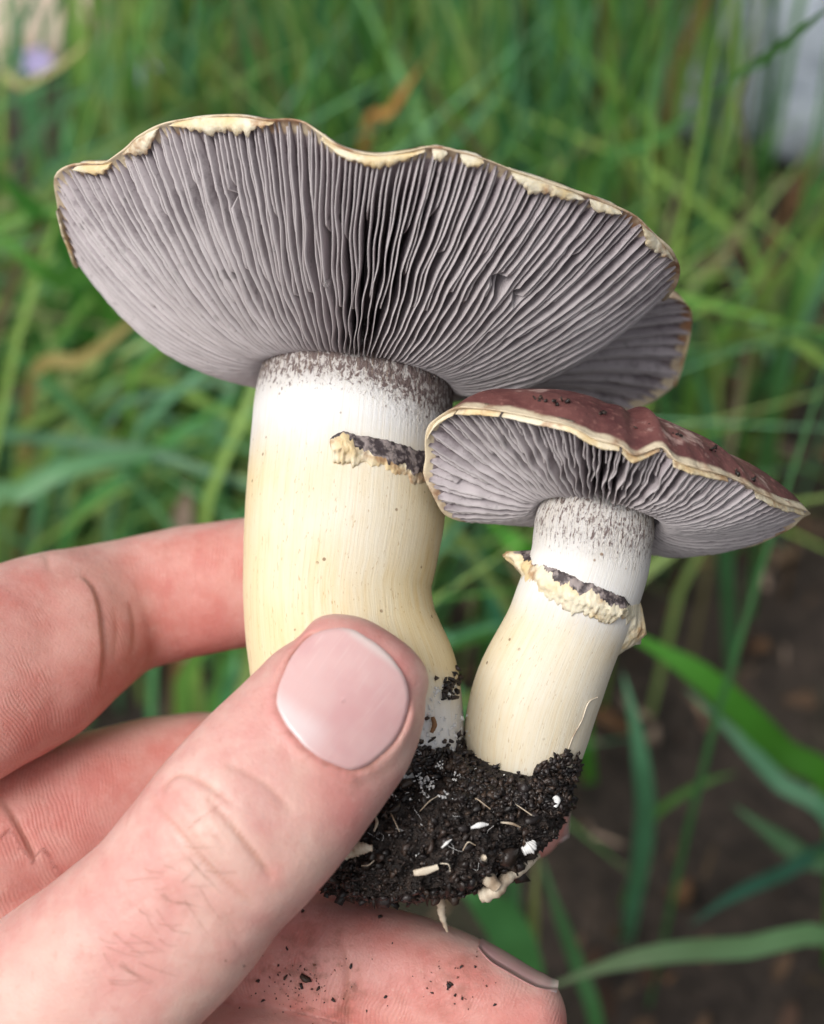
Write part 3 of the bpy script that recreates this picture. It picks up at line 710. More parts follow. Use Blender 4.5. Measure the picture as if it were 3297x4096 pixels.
build_ring(st1, big, O1, [(99, 1.44, .004, 1.5, .1), (96, 1.37, .09, 1.70, .10), (91, 1.34, .14, 1.74, .10), (86, 1.35, .08, 1.70, .25), (80, 1.37, .035, 1.70, .6), (62, 1.39, .04, 1.76, .66), (45, 1.40, .045, 1.80, .72), (25, 1.40, .06, 1.86, .72), (0, 1.40, .08, 1.9, .6), (-30, 1.40, .06, 1.7, .6), (-52, 1.44, .004, 1.5, .6)], 'ring', 2, rag=0.035)
A1 = P(1428, 1545, -0.40)
rim1 = [(2705, 1095, 0.35), (2690, 1030, 0.75), (2610, 945, 1.15), (2530, 868, 1.4), (2400, 812, 1.65), (2200, 742, 1.95), (2050, 690, 2.1), (1930, 640, 2.2), (1735, 597, 2.3), (1640, 612, 2.3),
        (1500, 628, 2.3), (1370, 600, 2.25), (1270, 535, 2.2), (1200, 492, 2.1), (1080, 488, 2.0), (920, 472, 1.8), (700, 492, 1.5), (570, 550, 1.25), (500, 608, 1.05), (430, 658, 0.85), (300, 668, 0.55),
        (228, 715, 0.25), (236, 830, -0.1), (268, 950, -0.5), (320, 1060, -1.0), (480, 1130, -1.9), (800, 1180, -2.6), (1200, 1260, -3.0), (1600, 1420, -3.1), (2050, 1600, -3.0), (2350, 1690, -2.8),
        (2480, 1660, -2.6), (2600, 1612, -2.5), (2695, 1535, -2.3), (2732, 1440, -2.1), (2755, 1340, -1.9), (2762, 1262, -1.65), (2725, 1208, -1.35), (2645, 1190, -1.0), (2640, 1205, -0.45), (2680, 1165, 0.05)]
def bulge1(p):
    w_ = np.degrees((p + math.pi) % (2*math.pi) - math.pi); lobe = sstep(-2, -7, w_)*sstep(-75, -55, w_)      # far right lobe is folded up behind the near margin
    return (0.36 + 0.10*np.cos(p - math.pi) + 0.16*np.exp(-((w_-6)/14)**2))*(1-lobe) - 0.22*lobe
cap1 = Cap(A1, (0.13, 0.975, -0.17), 1.12, rim1, bulge1, 0.50, 1.0)
def toph1(u, H_, p):
    w_ = np.degrees((p + math.pi) % (2*math.pi) - math.pi); lobe = sstep(2, -8, w_)*sstep(-85, -55, w_)
    return H_*(1-u) + 1.55*u - 0.28*np.sin(np.pi*u)*np.clip(H_, 0, 1)*(1-lobe) + 0.42*np.sin(np.pi*u**0.7)*lobe
cap1.build_body(big, O1, toph1, 0.055, 'cap1')
cap1.gills(O1, 288, 0.07, key='gill1', torn=[(2010, 1140, 22), (2075, 1200, 14), (2290, 985, 14), (925, 800, 16)])
for k, (pa, pb, wd) in enumerate([((300, 668), (450, 655), .14), ((500, 610), (640, 515), .17), ((690, 495), (1100, 488), .19), ((1290, 545), (1700, 600), .11), ((1730, 597), (1790, 605), .16), ((1840, 618), (1935, 640), .17),
                                  ((2040, 690), (2330, 785), .17), ((2360, 800), (2480, 845), .14), ((2560, 895), (2690, 1030), .15), ((236, 830), (320, 1060), .08), ((2748, 1340), (2690, 1530), .08)]):
    cap1.veil(O1, pa, pb, wd, k+1.0)

# ---- small mushroom
st2 = Stem([(1960, 2205, 2620, 0.72), (2087, 2150, 2618, 0.72), (2150, 2140, 2608, 0.72), (2250, 2128, 2592, 0.70), (2361, 2089, 2558, 0.66), (2450, 2055, 2525, 0.62), (2540, 2018, 2486, 0.58), (2698, 1930, 2431, 0.52),
            (2800, 1886, 2394, 0.5), (2922, 1856, 2354, 0.48), (3030, 1852, 2312, 0.46), (3140, 1890, 2250, 0.45), (3220, 1960, 2180, 0.45)], seed=2)
O2 = to_world(st2.C[-1])[0]
small = empty('small_mushroom', O2); tag(small, 'smaller mushroom with reddish brown cap top, leaning out beside the large stem', 'mushroom', 'mushrooms held in the hand')
top2 = 0.45
st2.build(small, O2, lambda h, a: 0.08 + 0.52*sstep(0.8, 1.3, h-top2)*sstep(3.9, 2.9, h-top2) + 0.22*np.clip(-np.cos(a), 0, 1)*sstep(1.1, 1.5, h-top2),
          lambda h, a: 0.62*sstep(0.46, 0.02, h-top2 - 0.06*np.cos(a)), 'stem2')
build_ring(st2, small, O2, [(250, 1.0, .02, 1.15, .4), (220, 0.95, .20, 1.22, .4), (196, 0.92, .30, 1.26, .42), (182, 0.92, .28, 1.28, .38), (172, 0.95, .13, 1.30, .30), (160, .96, .07, 1.32, .22), (140, 0.97, .06, 1.36, .20), (115, 0.98, .065, 1.37, .28), (92, 1.0, .06, 1.36, .22), (70, 1.02, .07, 1.35, .32), (54, 1.05, .09, 1.36, .42), (45, 1.10, .06, 1.32, .2), (34, 1.12, .015, 1.30, .0), (22, 1.08, .03, 1.36, .0), (14, 1.06, .08, 1.60, .0), (4, 1.10, .20, 1.78, .05), (-12, 1.12, .22, 1.78, .2), (-40, 1.05, .10, 1.3, .4), (-70, 1.05, .02, 1.2, .4)], 'ring', 5, rag=0.03)
A2 = P(2392, 2092, 0.74)
rim2 = [(3222, 2048, 0.55), (3116, 2016, 1.15), (3018, 1968, 1.5), (2911, 1912, 1.8), (2774, 1876, 2.05), (2690, 1842, 2.15), (2640, 1795, 2.15), (2539, 1828, 2.25), (2480, 1790, 2.3), (2382, 1764, 2.3), (2285, 1712, 2.3),
        (2187, 1688, 2.2), (2011, 1652, 2.0), (1900, 1640, 1.8), (1825, 1645, 1.6), (1745, 1692, 1.35), (1712, 1760, 1.2), (1722, 1830, 1.05), (1708, 1900, 0.95), (1738, 1970, 0.85), (1778, 2045, 0.7), (1840, 2085, 0.5), (1923, 2090, 0.1), (1991, 2074, -0.3), (2060, 2045, -0.6), (2128, 2055, -0.85),
        (2300, 2130, -1.1), (2500, 2180, -1.15), (2676, 2188, -1.05), (2774, 2210, -0.9), (2871, 2204, -0.7), (3018, 2178, -0.3), (3126, 2130, 0.05), (3200, 2070, 0.3)]
cap2 = Cap(A2, (0.17, 0.945, -0.26), 0.70, rim2, lambda p: 0.10 + 0.06*np.cos(p), 0.36, 2.0)
def top2h(u, H_, p):
    return H_*(1-u) + 1.36*u + 0.40*np.sin(np.pi*np.clip(u, 0, 1)**0.62)*(0.75+0.25*np.sin(p))*0.75
cap2.build_body(small, O2, top2h, 0.03, 'cap2', skin0=0.56)
cap2.gills(O2, 176, 0.045, key='gill2')
for k, (pa, pb, wd) in enumerate([((1830, 1645), (2005, 1650), .10), ((2015, 1652), (2480, 1790), .06), ((2490, 1792), (2640, 1795), .06), ((2690, 1842), (2911, 1912), .055), ((3018, 1968), (3216, 2044), .07), ((1712, 1760), (1825, 1645), .06)]):
    cap2.veil(O2, pa, pb, wd*0.85, k+21.0)
# ------------------------------------------------------------------ soil clump
def icosa():
    bm = bmesh.new(); bmesh.ops.create_icosphere(bm, subdivisions=1, radius=1.0)
    V = np.array([v.co[:] for v in bm.verts]); F = np.array([[v.index for v in f.verts] for f in bm.faces]); bm.free(); return V, F
IV, IF = icosa()
def crumbs_mesh(name, pts, nrm, size, cols, O, squash=0.7, sink=0.25, smooth=False):
    Vs, Fs, Cs = [], [], []; m = len(IV)
    for i in range(len(pts)):
        q = rng.normal(size=(3, 3)); q, _ = np.linalg.qr(q)
        sc = size[i]*np.array([rng.uniform(0.9, 1.6), rng.uniform(0.5, 1.0), rng.uniform(squash*0.6, squash*1.2)])
        v = (IV*(1 + 0.55*rng.uniform(-1, 1, (m, 1))))*sc @ q
        Vs.append(v + pts[i] + nrm[i]*size[i]*(0.5-sink)); Fs.append(IF + i*m); Cs.append(np.repeat(cols[i][None], m, 0))
    me = make_mesh(name, rel(np.vstack(Vs), O), np.vstack(Fs), smooth=smooth); attr(me, 'Col', np.vstack(Cs)); return me
def soil_cols(n):
    pal = np.array([(0.018, 0.012, 0.010), (0.030, 0.019, 0.015), (0.045, 0.028, 0.020), (0.012, 0.009, 0.009), (0.022, 0.016, 0.016)])
    return pal[rng.integers(0, 5, n)]*rng.uniform(0.6, 1.5, (n, 1))
rows = [(2925, 1690, 1840, .40, .25), (2985, 1480, 1865, .40, .72), (3060, 1260, 2265, .42, .84), (3130, 1190, 2276, .45, 1.10), (3210, 1150, 2268, .45, 1.32), (3300, 1140, 2226, .45, 1.40), (3375, 1150, 2148, .45, 1.36), (3450, 1180, 2085, .45, 1.2),
        (3505, 1240, 1960, .45, .95), (3545, 1330, 1800, .45, .6), (3566, 1450, 1650, .45, .2)]
Cc = np.array([P((l+r)/2, y, z) for y, l, r, z, d in rows]); Ww = np.array([(r-l)/2*(DIST-z)/(DIST*SPX) for y, l, r, z, d in rows]); Dd = np.array([r[4] for r in rows])
q = catmull(np.column_stack([Cc, Ww, Dd]), 190)
th = np.linspace(0, 2*math.pi, 400, endpoint=False)
SV = q[:, None, :3] + np.stack([np.cos(th)[None]*q[:, 3:4], np.zeros((190, 400)), np.sin(th)[None]*q[:, 4:5]], -1)
SV = SV.reshape(-1, 3); cen = SV.mean(0)
nz = 0.11*noise3(SV, 1.6) + 0.09*noise3(SV, 4.5) + 0.05*noise3(SV, 8.0) + 0.16*(np.abs(noise3(SV, 7.0))-0.25) + 0.09*(np.abs(noise3(SV, 15))-0.25) + 0.05*noise3(SV, 27) + 0.02*noise3(SV, 50)
dirs = SV - np.repeat(q[:, :3], 400, 0); dirs /= np.linalg.norm(dirs, axis=1, keepdims=True)+1e-6
SV0 = SV + dirs*0.06; SV = SV + dirs*nz[:, None]
SF = grid_faces(190, 400); mS = len(SV)
capf = [(j, mS, (j+1) % 400) for j in range(400)] + [(189*400+(j+1) % 400, mS+1, 189*400+j) for j in range(400)]
OS = to_world(P(1750, 3560, 0.45))[0]
clump = empty('soil_clump', OS); tag(clump, 'dark crumbly soil clump with white roots at the base of both mushrooms', 'soil clump')
me = make_mesh('soil_mass', rel(np.vstack([SV, q[:1, :3], q[-1:, :3]]), OS), [tuple(f) for f in SF] + capf)
obj('soil_mass', me, SOILM, clump); add_bvh('soil', SV, SF); add_bvh('soil0', SV0, SF)
# crumbs over the whole mass, thickest in the upper part
sm = BVH['soil']; pts, nrm = [], []
ar_ = np.linalg.norm(np.cross(SV[SF[:, 2]]-SV[SF[:, 0]], SV[SF[:, 3]]-SV[SF[:, 1]]), axis=1)*np.where(SV[SF].mean(1)[:, 2] > 0.3, 1.0, 0.35)
tri = SF[rng.choice(len(SF), 13000, p=ar_/ar_.sum())]
for f in tri:
    w4 = rng.dirichlet((1, 1, 1, 1)); p = (SV[f]*w4[:, None]).sum(0)
    n = np.cross(SV[f[2]]-SV[f[0]], SV[f[3]]-SV[f[1]]); l = np.linalg.norm(n)
    if l < 1e-9: continue
    n /= l
    if n @ (p-cen) < 0: n = -n
    pts.append(p); nrm.append(n)
pts, nrm = np.array(pts), np.array(nrm)
sz = rng.lognormal(math.log(0.013), 0.75, len(pts)).clip(0.004, 0.08)*(1+0.6*np.clip(noise3(pts, 2.2), -0.5, 1))
o = obj('soil_crumbs', crumbs_mesh('soil_crumbs', pts, nrm, sz, soil_cols(len(pts)), OS), CRUMB, clump); o['kind'] = 'stuff'
# crumbs stuck to the stem feet, mycelium, and single grains on the mushrooms
def scatter(keys, n, box, prob, size):
    P_, N_, S_ = [], [], []
    for _ in range(n):
        x, y = rng.uniform(box[0], box[1]), rng.uniform(box[2], box[3])
        if rng.random() > prob(x, y): continue
        r = hit(keys, x, y)
        if r is None: continue
        P_.append(r[0]); N_.append(r[1]); S_.append(size())
    return np.array(P_), np.array(N_), np.array(S_)
def bnd2(x): return np.interp(x, [1837, 1874, 1912, 1979, 2060, 2099, 2144, 2200, 2249, 2310], [2990, 3027, 3080, 3130, 3150, 3139, 3085, 3050, 3020, 3030])
p1 = scatter(['stem1', 'stem2', 'soil'], 2600, (1840, 2320, 2940, 3230), lambda x, y: float(np.clip(0.03 + (y-bnd2(x)+22)/60, 0, 1) if y > bnd2(x)-70 else 0.0), lambda: rng.uniform(0.018, 0.05))
p2 = scatter(['stem1', 'soil'], 1500, (1560, 1850, 2640, 3080), lambda x, y: float(np.clip((y-2930-0.15*(1740-x))/140, 0.02, 1)*(0.35 if y < 2960 else 1)), lambda: rng.uniform(0.018, 0.055))
p3 = scatter(['stem1', 'stem2'], 260, (1770, 1900, 2660, 2840), lambda x, y: float(np.clip(1-abs(y-(2690+(1860-x)*0.9))/60, 0, 1)), lambda: rng.uniform(0.02, 0.055))
a_ = [np.concatenate(z) for z in zip(p1, p2, p3)]
o = obj('stuck_crumbs', crumbs_mesh('stuck_crumbs', a_[0], a_[1], a_[2], soil_cols(len(a_[0])), OS, sink=0.1), CRUMB, clump); o['kind'] = 'stuff'
p4 = scatter(['stem1', 'stem2', 'soil'], 1700, (1500, 1880, 2740, 3200), lambda x, y: 0.2 if y < 2985 else float(0.42*(noise3(np.array([[x*0.02, y*0.02, 1.0]]))[0] > 0.05)), lambda: rng.uniform(0.006, 0.028))
o = obj('mycelium', crumbs_mesh('mycelium', p4[0], p4[1], p4[2]*1.3, np.ones((len(p4[0]), 3)), OS, sink=0.55, smooth=True), MYC, clump); o['kind'] = 'stuff'
p5 = scatter(['soil'], 34, (1250, 2280, 3020, 3500), lambda x, y: 0.8, lambda: rng.uniform(0.008, 0.022))
o = obj('white_flecks', crumbs_mesh('white_flecks', p5[0], p5[1], p5[2], np.ones((len(p5[0]), 3)), OS, squash=0.4, sink=0.0), MYC, clump); o['kind'] = 'stuff'

def tube_local(name, pts, rad, mat, parent, O, n=28, sides=8, flat=1.0, wob=0.15, seed=0, smooth=True):
    C = catmull(pts, n); u = np.linspace(0, 1, n)
    rad = np.interp(u, np.linspace(0, 1, len(rad)), rad) if isinstance(rad, (list, tuple)) else np.full(n, rad)
    rad = rad*(1 + wob*noise3(np.stack([u*14, np.full(n, seed*3.7), np.zeros(n)], 1)))
    V, _, _, _ = loft(C, rad, rad*flat, sides); m = n*sides
    F = [tuple(f) for f in grid_faces(n, sides)] + [tuple(range(sides)), tuple(range(m-sides, m))[::-1]]
    me = make_mesh(name, rel(V.reshape(-1, 3), O), F); return obj(name, me, mat, parent)
def onsoil(px, py, up=0.03, key=('soil0',)):
    r = hit(key, px, py); return r[0] + r[1]*up if r else P(px, py, 1.2)
# pale roots and straws of the clump (each a part)
tube_local('rootlet', [onsoil(1930, 3425), P(1935, 3470, 1.35), P(1955, 3515, 1.42), P(1990, 3550, 1.42)], [.035, .075, .085, .07], ROOT, clump, OS, seed=1)
tube_local('rootlet', [P(1925, 3585, 1.30), P(1975, 3565, 1.34), P(2030, 3510, 1.25), P(2090, 3470, 1.1), P(2150, 3420, 0.9)], [.09, .095, .075, .07, .045], ROOT, clump, OS, seed=2, wob=0.35)
tube_local('rootlet', [P(1752, 3545, 0.5), P(1765, 3610, 0.55), P(1768, 3660, 0.55), P(1790, 3727, 0.5)], [.05, .052, .045, .015], ROOT, clump, OS, seed=3, wob=0.3)
tube_local('straw', [onsoil(1655, 3482, .05), onsoil(1700, 3472, .06), onsoil(1750, 3458, .05)], [.035, .045, .03], ROOT, clump, OS, seed=4, flat=0.4)
tube_local('straw', [onsoil(1385, 3412, .05), onsoil(1440, 3395, .06), onsoil(1495, 3392, .04)], [.07, .075, .03], ROOT, clump, OS, seed=5, flat=0.6, wob=0.4)
tube_local('straw', [onsoil(1880, 3315, .04), onsoil(1915, 3305, .05), onsoil(1950, 3300, .03)], [.015, .035, .012], MYC, clump, OS, seed=6, flat=0.5, wob=0.5)
tube_local('straw', [onsoil(2000, 3292, .03), onsoil(2040, 3296, .04), onsoil(2075, 3308, .03)], [.01, .016, .008], ROOT, clump, OS, seed=7)
tube_local('straw', [onsoil(1722, 2868, .04, ('stem1',)), onsoil(1728, 2900, .05, ('stem1',)), onsoil(1718, 2930, .04, ('stem1', 'soil'))], [.022, .028, .022], mat_plain('brown_straw', (0.26, 0.13, 0.05), (0.15, 0.07, 0.03), 300), clump, OS, seed=8)
tube_local('straw', [onsoil(1505, 3270, .04), onsoil(1512, 3300, .05), onsoil(1500, 3330, .04)], [.01, .02, .008], ROOT, clump, OS, seed=9)
tube_local('straw', [onsoil(1765, 3390, .04), onsoil(1785, 3372, .05), onsoil(1805, 3358, .03)], [.008, .02, .006], MYC, clump, OS, seed=10)
tube_local('straw', [onsoil(2085, 3400, .03), onsoil(2110, 3380, .05), onsoil(2130, 3360, .03)], [.05, .07, .03], MYC, clump, OS, seed=11, flat=0.5, wob=0.5)
tube_local('straw', [onsoil(2210, 3190, .03), onsoil(2215, 3205, .05), onsoil(2212, 3230, .03)], [.03, .045, .02], MYC, clump, OS, seed=12, flat=0.6)
for k, (a0, a1) in enumerate([((1600, 3330), (1560, 3250)), ((1680, 3250), (1750, 3190)), ((1900, 3200), (1960, 3240)), ((2060, 3220), (2120, 3260)), ((1760, 3450), (1800, 3480)), ((1850, 3400), (1900, 3380)), ((1450, 3460), (1500, 3440)), ((2200, 3120), (2240, 3160))]):
    md = ((a0[0]+a1[0])/2 + rng.uniform(-25, 25), (a0[1]+a1[1])/2 + rng.uniform(-25, 25))
    tube_local('root_thread', [onsoil(*a0, .02), onsoil(*md, .05), onsoil(*a1, .02)], [.006, .008, .005], ROOT, clump, OS, n=12, sides=5, seed=k)
for (px, py) in [(1690, 3110), (1725, 3130), (1820, 3120), (1700, 3180), (1760, 3060), (1840, 3100)]:
    r = onsoil(px, py, .0)
    o = obj('mycelium_tuft', crumbs_mesh('mycelium_tuft', r + rng.normal(0, .03, (14, 3)), np.tile((0, 0, 1.0), (14, 1)), rng.uniform(.008, .022, 14), np.ones((14, 3)), OS, sink=-0.3, smooth=True), MYC, clump)
# fine fungal threads over the soil
TV, TF, toff = [], [], 0
for k in range(26):
    x, y = rng.uniform(1300, 2270), rng.uniform(2990, 3530); a0 = rng.uniform(0, 6.28); L = rng.uniform(20, 70); pts = []
    for t_ in (0, 0.33, 0.66, 1):
        r = hit(['soil'], x + math.cos(a0)*L*t_ + rng.uniform(-9, 9), y + math.sin(a0)*L*t_ + rng.uniform(-9, 9))
        if r: pts.append(r[0] + r[1]*rng.uniform(0.02, 0.05))
    if len(pts) < 4: continue
    C = catmull(np.array(pts), 9); V, _, _, _ = loft(C, np.full(9, 0.0022), np.full(9, 0.0022), 4); TV.append(V.reshape(-1, 3)); TF.append(grid_faces(9, 4)+toff); toff += 36
o = obj('fungal_threads', make_mesh('fungal_threads', rel(np.vstack(TV), OS), np.vstack(TF)), MYC, clump); o['kind'] = 'stuff'
# grains lying on the small cap
pp, nn = [], []
for (px, py, k) in [(2155, 1596, 6), (2190, 1606, 3), (2262, 1612, 4), (2420, 1655, 3), (2705, 1745, 4), (2850, 1808, 3), (2950, 1892, 5), (3000, 1915, 2), (2560, 1702, 2)]:
    for _ in range(k):
        r = hit(['cap2'], px + rng.normal(0, 14), py + rng.normal(0, 7))
        if r: pp.append(r[0]); nn.append(r[1])
gr = crumbs_mesh('soil_grains', np.array(pp), np.array(nn), rng.uniform(0.008, 0.038, len(pp)), soil_cols(len(pp)), O2, sink=0.0)
tag(obj('soil_grains', gr, CRUMB, small), kind='stuff')
tube_local('root_thread', [onsoil(2388, 2788, .01, ('stem2',)), onsoil(2350, 2810, .015, ('stem2',)), onsoil(2325, 2880, .012, ('stem2',)), onsoil(2290, 2945, .012, ('stem2',)), onsoil(2265, 3010, .015, ('stem2',))], [.006, .01, .007, .008, .006], ROOT, small, O2, n=24, sides=5, seed=3)

# beads of water on the gills
def droplet(px, py, rad, keys, label):
    r = hit(keys, px, py)
    if r is None: return
    bm = bmesh.new(); bmesh.ops.create_icosphere(bm, subdivisions=3, radius=1.0)
    V = np.array([v.co[:] for v in bm.verts]); F = np.array([[v.index for v in f.verts] for f in bm.faces]); bm.free()
    V = V*rad*np.array([1, 1.1, 0.85])
    O = to_world(r[0])[0]
    o = obj('water_droplet', make_mesh('water_droplet', rel(V + r[0] + r[1]*rad*0.35, O), F), WATER); o.location = O
    tag(o, label, 'droplet', 'water droplets on the gills')
droplet(1302, 1135, 0.045, ['gill1', 'cap1'], 'largest clear water droplet on the middle gills of the large cap')
droplet(1318, 1110, 0.028, ['gill1', 'cap1'], 'tiny water droplet touching the largest droplet on the large cap')
droplet(1600, 705, 0.03, ['gill1', 'cap1'], 'water droplet near the notched rim of the large cap')
droplet(1510, 1425, 0.04, ['gill1', 'cap1'], 'water droplet at the gill foot above the large stem')
droplet(1728, 1505, 0.035, ['gill1', 'cap1', 'stem1'], 'water droplet beside the dark speckled top of the large stem')
droplet(2495, 2048, 0.034, ['gill2', 'cap2'], 'water droplet on the small cap above its stem')
droplet(1095, 1000, 0.02, ['gill1', 'cap1'], 'very small droplet between left gills of the large cap')
# ------------------------------------------------------------------ hand
def chain(st, n=64, tip=True, k_tip=False):
    """stations (px, py, z, half width px, half depth cm), fingertip first"""
    C = np.array([P(a, b, z) for a, b, z, w_, d in st]); W = np.array([w_*(DIST-z)/(DIST*SPX) for a, b, z, w_, d in st]); D = np.array([s_[4] for s_ in st])
    q = catmull(np.column_stack([C, W, D]), n)
    if tip:                                         # close the tip with a rounded cap
        t = q[0, :3]-q[1, :3]; t /= np.linalg.norm(t); m = 14; ext = (0.58 if k_tip else 0.80)*q[0, 3]
        k = np.linspace(1, 0, m, endpoint=False)[::1]
        k = np.sin(np.linspace(math.pi/2*0.985, 0, m, endpoint=False))
        e_ = 2.2 if k_tip else 2.0; rk = (1-k**e_)**(1/e_)
        pre = np.column_stack([q[0, :3] + t*(ext*k)[:, None], q[0, 3]*rk, q[0, 4]*rk])
        q = np.vstack([pre, q])
    return q
FING = {
 'thumb': chain([(1460, 2655, 1.98, 276, .54), (1410, 2750, 2.02, 322, .62), (1350, 2845, 2.06, 352, .68), (1282, 2940, 2.12, 368, .74), (1120, 3130, 2.22, 392, .84), (970, 3300, 2.28, 400, .92), (820, 3475, 2.25, 388, .90), (675, 3650, 2.15, 396, .92), (410, 3905, 1.9, 430, 1.05), (80, 4260, 1.4, 540, 1.35), (-400, 4800, 0.7, 760, 1.7), (-900, 5350, 0.1, 800, 1.7)], 90, k_tip=True),
 'index': chain([(1430, 2290, -1.75, 235, .66), (1200, 2312, -1.83, 250, .68), (970, 2334, -1.85, 258, .70), (674, 2382, -1.75, 262, .72), (520, 2420, -1.60, 268, .74), (400, 2465, -1.35, 296, .80), (250, 2535, -0.95, 345, .88), (80, 2630, -0.55, 385, .92), (-150, 2740, -0.1, 400, .95), (-420, 2920, 0.1, 400, .95), (-700, 3200, -0.3, 400, 1.0), (-1050, 3600, -0.8, 430, 1.1)], 80),
 'middle': chain([(2098, 3225, -1.45, 218, .62), (1900, 3215, -1.6, 245, .68), (1600, 3200, -1.75, 262, .72), (1300, 3170, -1.8, 272, .76), (1000, 3150, -1.8, 288, .80), (700, 3160, -1.65, 300, .82), (400, 3232, -1.35, 312, .86), (120, 3340, -1.05, 330, .9), (-200, 3480, -0.8, 360, 1.0), (-650, 3700, -0.8, 420, 1.1)], 80),
 'ring': chain([(2095, 4105, 0.35, 212, .62), (1960, 4060, 0.30, 240, .68), (1735, 3962, 0.20, 256, .72), (1500, 3885, 0.12, 256, .72), (1259, 3822, 0.05, 254, .74), (900, 3770, -0.25, 262, .78), (500, 3780, -0.6, 290, .85), (100, 3900, -0.8, 340, 1.0), (-300, 4100, -0.8, 420, 1.1)], 80),
 'pinky': chain([(1640, 4400, 0.9, 170, .55), (1450, 4345, 0.8, 200, .60), (1200, 4290, 0.65, 222, .64), (1000, 4262, 0.5, 236, .66), (700, 4270, 0.1, 250, .72), (350, 4380, -0.4, 300, .9), (0, 4550, -0.7, 380, 1.1)], 60),
 'palm': chain([(-150, 3830, -0.85, 760, 0.9), (-420, 4000, -0.85, 1080, 1.15), (-800, 4380, -0.8, 1180, 1.3), (-1250, 4950, -0.6, 1050, 1.5), (-1700, 5600, -0.5, 800, 1.6), (-2050, 6200, -0.5, 700, 1.7), (-2600, 7200, -0.5, 820, 2.1), (-3300, 8500, -0.5, 980, 2.6)], 60),
}
Vs, Fs, off = [], [], 0
for k, q in FING.items():
    V, _, _, _ = loft(q[:, :3], q[:, 3], q[:, 4], 40, 2.25 if k != 'palm' else 2.4); m, c = len(q), 40
    F = [tuple(f) for f in grid_faces(m, c)] + [tuple(range(c))[::-1], tuple(range((m-1)*c, m*c))]
    Vs.append(V.reshape(-1, 3)); Fs += [tuple(i+off for i in f) for f in F]; off += m*c
tmp = bpy.data.meshes.new('hand_cage'); tmp.from_pydata(np.vstack(Vs).tolist(), [], Fs); tmp.update()
bm = bmesh.new(); bm.from_mesh(tmp); bmesh.ops.recalc_face_normals(bm, faces=bm.faces); bm.to_mesh(tmp); bm.free()
to = bpy.data.objects.new('hand_cage', tmp); COL.objects.link(to)
rm = to.modifiers.new('union', 'REMESH'); rm.mode = 'VOXEL'; rm.voxel_size = 0.038
dg = bpy.context.evaluated_depsgraph_get(); ev = to.evaluated_get(dg); me = bpy.data.meshes.new_from_object(ev)
nv = len(me.vertices); HV = np.empty(nv*3, np.float32); me.vertices.foreach_get('co', HV); HV = HV.reshape(-1, 3).astype(float)
ne = len(me.edges); E = np.empty(ne*2, np.int32); me.edges.foreach_get('vertices', E); E = E.reshape(-1, 2)
npoly = len(me.polygons); LP = np.empty(npoly, np.int32); me.polygons.foreach_get('loop_total', LP)
LI = np.empty(len(me.loops), np.int32); me.loops.foreach_get('vertex_index', LI)
bpy.data.objects.remove(to); bpy.data.meshes.remove(tmp); bpy.data.meshes.remove(me)
HF = LI.reshape(-1, 4) if (LP == 4).all() else None
deg = np.bincount(E.ravel(), minlength=nv)[:, None]
def lap(X):
    S = np.zeros_like(X)
    for k in range(X.shape[1]):
        S[:, k] = np.bincount(E[:, 0], X[E[:, 1], k], nv) + np.bincount(E[:, 1], X[E[:, 0], k], nv)
    return S/deg - X
for it in range(24): HV = HV + 0.55*lap(HV); HV = HV - 0.50*lap(HV)*(1.0 if it % 2 == 0 else 0.6)
def vnormals(V):
    fn = np.cross(V[HF[:, 2]]-V[HF[:, 0]], V[HF[:, 3]]-V[HF[:, 1]]); N = np.zeros_like(V)
    for k in range(4):
        for j in range(3): N[:, j] += np.bincount(HF[:, k], fn[:, j], nv)
    return N/(np.linalg.norm(N, axis=1, keepdims=True)+1e-12)
HN = vnormals(HV)
# nearest finger, distance along it and offset across it
best = np.full(nv, 1e9); fid = np.zeros(nv, int); fu = np.zeros(nv); fa = np.zeros(nv)
names = list(FING)
for i, k in enumerate(names):
    q = FING[k][::2]; hcum = np.concatenate([[0], np.cumsum(np.linalg.norm(np.diff(q[:, :3], axis=0), axis=1))])
    T = np.gradient(q[:, :3], axis=0); T /= np.linalg.norm(T, axis=1, keepdims=True); U = np.cross(T, [0, 0, 1.0])
    for a in range(0, nv, 40000):
        b = slice(a, a+40000); d = np.linalg.norm(HV[b, None] - q[None, :, :3], axis=2); j = d.argmin(1); dm = d[np.arange(len(j)), j]/q[j, 3]
        up = dm < best[b]; ii = np.arange(nv)[b][up]; j = j[up]
        best[ii] = dm[up]; fid[ii] = i; dv = HV[ii]-q[j, :3]
        fu[ii] = hcum[j] + (dv*T[j]).sum(1); fa[ii] = (dv*U[j]).sum(1)
TH = fid == names.index('thumb')
px = to_px(HV)
front = sstep(-0.05, 0.35, HN[:, 2])
pw = px + 7.0*np.stack([noise3(HV, 2.3), noise3(HV + 9.1, 2.3)], 1)         # creases wander a little
def pdist(poly, idx):
    d = np.full(len(idx), 1e9); tt = np.zeros(len(idx)); sd_ = np.zeros(len(idx)); pq = pw[idx]
    c = catmull(np.array([(a, b, 0.0) for a, b in poly]), 26)[:, :2]
    for k in range(len(c)-1):
        a, b = c[k], c[k+1]; ab = b-a; t = np.clip(((pq-a) @ ab)/(ab @ ab + 1e-9), 0, 1)
        v_ = pq - (a + t[:, None]*ab); e = np.hypot(*v_.T); up = e < d
        d[up] = e[up]; tt[up] = (k + t[up])/(len(c)-1); sd_[up] = np.sign(ab[0]*v_[up, 1] - ab[1]*v_[up, 0])
    return d, tt, sd_
crease = np.zeros(nv); disp = np.zeros(nv)
